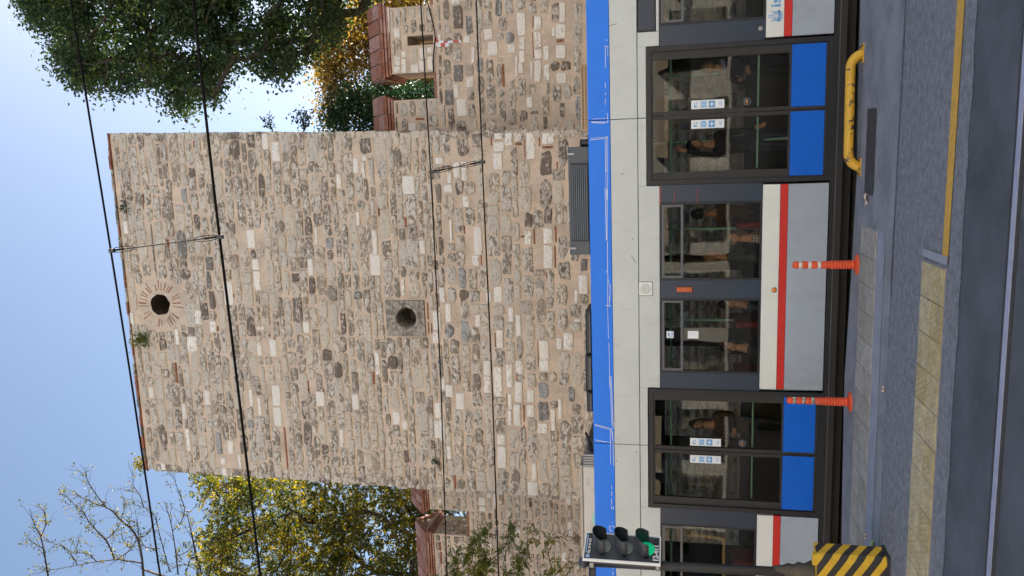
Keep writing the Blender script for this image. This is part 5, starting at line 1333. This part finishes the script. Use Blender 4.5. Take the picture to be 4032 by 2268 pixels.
def plaid(m):
    t = m.node_tree; n = t.nodes; l = t.links; b = n['Principled BSDF']; ge = n.new('ShaderNodeNewGeometry'); sx = n.new('ShaderNodeSeparateXYZ'); l.new(ge.outputs['Position'], sx.inputs[0])
    outs = []
    for ax in (0, 2):
        mu = n.new('ShaderNodeMath'); mu.operation = 'MULTIPLY'; mu.inputs[1].default_value = 32; l.new(sx.outputs[ax], mu.inputs[0])
        f = n.new('ShaderNodeMath'); f.operation = 'FRACT'; l.new(mu.outputs[0], f.inputs[0]); g_ = n.new('ShaderNodeMath'); g_.operation = 'GREATER_THAN'; g_.inputs[1].default_value = .5; l.new(f.outputs[0], g_.inputs[0]); outs.append(g_)
    ad = n.new('ShaderNodeMath'); l.new(outs[0].outputs[0], ad.inputs[0]); l.new(outs[1].outputs[0], ad.inputs[1]); hf = n.new('ShaderNodeMath'); hf.operation = 'MULTIPLY'; hf.inputs[1].default_value = .5; l.new(ad.outputs[0], hf.inputs[0])
    mx = n.new('ShaderNodeMix'); mx.data_type = 'RGBA'; mx.inputs[6].default_value = (.74, .70, .74, 1); mx.inputs[7].default_value = (.045, .04, .05, 1); l.new(hf.outputs[0], mx.inputs[0]); l.new(mx.outputs[2], b.inputs['Base Color'])
plaid(pl); M['c_plaid'] = pl
def person(label, head, yaw, sit, coat, trousers, hair, hyaw=0., arms='down', long_hair=False, collar=None):
    """one continuous skinned body; clothes follow it as materials by body region, hair is a child"""
    hx, hy, hz = head; fl = .16; k = (hz+.11-fl)/1.70 if not sit else .97
    cyw, syw = math.cos(yaw), math.sin(yaw)
    rx = Vector((cyw, syw, 0)); fx = Vector((-syw, cyw, 0))                     # right, forward
    O = Vector((hx, hy, hz))
    def L(x, y, z): return O+rx*x*k+fx*y*k+Vector((0, 0, z*k))
    J = {}; 
    J['pelvis'] = (L(0, -.02, -.78), .125); J['belly'] = (L(0, -.01, -.60), .120); J['chest'] = (L(0, 0, -.40), .130); J['neckb'] = (L(0, -.01, -.235), .070); J['neck'] = (L(0, 0, -.155), .052); J['headb'] = (L(0, .01, -.075), .055)
    E_ = [('pelvis', 'belly'), ('belly', 'chest'), ('chest', 'neckb'), ('neckb', 'neck'), ('neck', 'headb')]
    for s_, sg in (('l', -1), ('r', 1)):
        J['sh'+s_] = (L(.185*sg, -.01, -.28), .062)
        if arms == 'hold':   J['el'+s_] = (L(.23*sg, .06, -.52), .045); J['wr'+s_] = (L(.10*sg, .27, -.50+.04*sg), .030)
        elif arms == 'lap':  J['el'+s_] = (L(.22*sg, .02, -.54), .045); J['wr'+s_] = (L(.09*sg, .24, -.70), .030)
        elif arms == 'rail' and sg > 0: J['el'+s_] = (L(.27*sg, .16, -.16), .043); J['wr'+s_] = (L(.24*sg, .22, .12), .030)
        else: J['el'+s_] = (L(.225*sg, -.03, -.56), .045); J['wr'+s_] = (L(.235*sg, .04, -.80), .030)
        d = (J['wr'+s_][0]-J['el'+s_][0]).normalized(); J['pa'+s_] = (J['wr'+s_][0]+d*.06*k, .030)
        E_ += [('chest', 'sh'+s_), ('sh'+s_, 'el'+s_), ('el'+s_, 'wr'+s_), ('wr'+s_, 'pa'+s_)]
        side = d.cross(fx if abs(d.dot(fx)) < .9 else Vector((0, 0, 1))).normalized(); curl = (fx-d*fx.dot(d)).normalized() if abs(d.dot(fx)) < .95 else Vector((0, 0, -1))
        for f_, ln in enumerate((.062, .075, .080, .072)):
            q = J['pa'+s_][0]+side*(f_-1.5)*.019*k
            a_, b_ = q+d*.035*k, q+d*(.035+ln*.5)*k+curl*.008; c_ = q+d*(.035+ln*.85)*k+curl*.032*k
            n0 = 'f%d%s' % (f_, s_); J[n0+'a'] = (a_, .009); J[n0+'b'] = (b_, .0085); J[n0+'c'] = (c_, .007); E_ += [('pa'+s_, n0+'a'), (n0+'a', n0+'b'), (n0+'b', n0+'c')]
        th = J['pa'+s_][0]-side*.034*k*sg; J['t'+s_+'a'] = (th+d*.005, .010); J['t'+s_+'b'] = (th+d*.045*k-side*.012*sg+curl*.02, .008); E_ += [('pa'+s_, 't'+s_+'a'), ('t'+s_+'a', 't'+s_+'b')]
        J['hip'+s_] = (L(.095*sg, -.01, -.83), .085)
        if sit: J['kn'+s_] = (L(.11*sg, .40, -.80), .062); J['an'+s_] = (L(.11*sg, .42, -1.18), .042); 
        else: J['kn'+s_] = (L(.10*sg, .02, -1.17), .060); J['an'+s_] = (L(.10*sg, -.02, -1.52), .042)
        z_ = fl+.075; p_ = J['an'+s_][0]; J['an'+s_] = (Vector((p_.x, p_.y, z_)), .042)
        J['to'+s_] = (Vector((p_.x, p_.y, fl+.04))+fx*.17*k, .036)
        E_ += [('pelvis', 'hip'+s_), ('hip'+s_, 'kn'+s_), ('kn'+s_, 'an'+s_), ('an'+s_, 'to'+s_)]
    names = list(J); idx = {n_: i for i, n_ in enumerate(names)}
    me = bpy.data.meshes.new('sk'); me.from_pydata([tuple(J[n_][0]) for n_ in names], [(idx[a], idx[b]) for a, b in E_], [])
    ob = bpy.data.objects.new('sk', me); COL.objects.link(ob); md = ob.modifiers.new('s', 'SKIN'); md.use_smooth_shade = True
    for i, n_ in enumerate(names): me.skin_vertices[0].data[i].radius = (J[n_][1]*k, J[n_][1]*k*(.80 if n_ in ('pelvis', 'belly', 'chest') else 1)); me.skin_vertices[0].data[i].use_root = (n_ == 'pelvis')
    sb_ = ob.modifiers.new('b', 'SUBSURF'); sb_.levels = 1; sb_.render_levels = 1
    bpy.context.view_layer.update()
    bm_ = bpy.data.meshes.new_from_object(ob.evaluated_get(bpy.context.evaluated_depsgraph_get())); bpy.data.objects.remove(ob)
    root_loc = Vector((hx, hy, fl))
    m = MB(); m.v = [tuple(v.co) for v in bm_.vertices]; m.f = [tuple(p.vertices) for p in bm_.polygons]
    segs = [(J[a][0], J[b][0], a, b) for a, b in E_]
    for p in bm_.polygons:
        c = p.center; best, bn = 9, None
        for a_, b_, na, nb in segs:
            ab = b_-a_; t = max(0, min(1, (c-a_).dot(ab)/max(ab.length_squared, 1e-9))); dd = (a_+ab*t-c).length
            if dd < best: best, bn = dd, (na, nb)
        nb = bn[1]
        m.m.append(0 if nb in ('neck', 'headb') or nb[:2] in ('pa', 'f0', 'f1', 'f2', 'f3', 'tl', 'tr') else (2 if nb[:2] in ('hi', 'kn', 'an') else 3 if nb[:2] == 'to' else 1))
    # head joined on the neck
    ch, sh_ = math.cos(yaw+hyaw), math.sin(yaw+hyaw); hr = Vector((ch, sh_, 0)); hf = Vector((-sh_, ch, 0))
    def HL(x, y, z): return O+hr*x*k+hf*y*k+Vector((0, 0, z*k))
    n0 = len(m.v); na_, nb_ = 16, 12
    for i in range(nb_+1):
        ph = math.pi*i/nb_; z = math.cos(ph); s1_ = math.sin(ph)
        for j in range(na_):
            t = 2*math.pi*j/na_; x, y = .076*s1_*math.cos(t), .096*s1_*math.sin(t); zz_ = .118*z
            if z < 0: x *= 1-.30*(-z); y = y*(1-.12*(-z))+.012*(-z)
            if y > .05:
                if abs(x) < .018 and -.35 < z < .12: y += .020*(1-abs(z+.15)*2.5)
                if .0 < z < .25 and .015 < abs(x) < .05: y -= .008
            m.v.append(tuple(HL(x, y, zz_)))
    for i in range(nb_):
        for j in range(na_): m.f.append((n0+i*na_+j, n0+(i+1)*na_+j, n0+(i+1)*na_+(j+1) % na_, n0+i*na_+(j+1) % na_)); m.m.append(0)
    root = thing('person', label, 'person', tuple(root_loc), 'tram passengers')
    for sg in (-1, 1):
        m.sphere(HL(.076*sg, -.005, -.005), (.012, .018, .03), 8, 5, 0); m.sphere(HL(.030*sg, .080, .012), .010, 8, 5, 5)
    m.sphere(HL(0, .086, -.060), (.020, .010, .007), 8, 4, 4)
    m.build('body', [M['skin'], M[coat], M[trousers], M['black'], M['lip'], M['eye']], root, True)
    hm = MB()
    for i in range(9):
        for j in range(20):
            pass
    n1 = len(hm.v); rr = 20; kk = 9
    for i in range(kk+1):
        ph = (math.pi*.60)*i/kk
        for j in range(rr):
            t = 2*math.pi*j/rr; front = max(0, math.sin(t)); ph2 = ph*(1-.42*front**1.5); f_ = 1.10+.05*noise.noise((j*.9, i*.8, hx*7))
            back = max(0, -math.sin(t)+.25); drop = (.20 if long_hair else .02)*back*(i/kk)**2
            hm.v.append(tuple(HL(.078*f_*math.sin(ph2)*math.cos(t), .098*f_*math.sin(ph2)*math.sin(t)-.004, .118*f_*math.cos(ph2)-drop)))
    for i in range(kk):
        for j in range(rr): hm.f.append((n1+i*rr+j, n1+(i+1)*rr+j, n1+(i+1)*rr+(j+1) % rr, n1+i*rr+(j+1) % rr)); hm.m.append(0)
    hm.build('hair', M[hair], root, True)
    if collar:
        cm = MB(); cm.tube([L(.09*math.cos(t), .075*math.sin(t)-.005, -.20-.03*math.sin(t)) for t in [2*math.pi*i/14 for i in range(15)]], .03, 7); cm.build('collar', M[collar], root, True)
def at_head(px, py, Y): p = P(px, py, Y); return (p.x, p.y, p.z)
PI = math.pi
person('grey haired passenger in a plaid shirt seated right of the orange marker lamp', at_head(2885, 938, 10.44), PI/2, True, 'c_plaid', 'c_dark', 'h_grey', PI/2+.5, 'lap')
person('standing passenger in dark brown coat at the right end of the middle window', at_head(2752, 842, 11.5), 0.3, False, 'c_brown', 'c_dark', 'h_black', 0, 'rail')
person('fair haired passenger in a dark green jacket standing inside the tram', at_head(2800, 1010, 11.05), -PI/2+.3, False, 'c_green', 'c_dark', 'h_fair', -.4, 'hold')
person('seated passenger with long brown hair and black coat left of the orange marker lamp', at_head(2868, 1368, 10.44), -PI/2, True, 'c_dark', 'c_dark', 'h_brown', -.6, 'hold', True)
person('seated passenger in navy coat just left of the orange marker lamp', at_head(2868, 1196, 10.5), -PI/2, True, 'c_navy', 'c_dark', 'h_black', -.7, 'lap')
person('grey haired passenger with a light blue collar standing behind the right tram door', at_head(2790, 268, 10.95), PI-.5, False, 'c_dark', 'c_dark', 'h_grey', .2, 'hold', False, 'c_blue')
person('black coated passenger standing behind the left leaf of the right tram door', at_head(2738, 572, 11.1), PI+.6, False, 'c_dark', 'c_navy', 'h_black', 0, 'rail')
person('passenger in a dark brown coat standing deep inside behind the left tram door', at_head(2745, 1668, 11.4), PI-.2, False, 'c_brown', 'c_dark', 'h_brown', 0, 'hold', True)
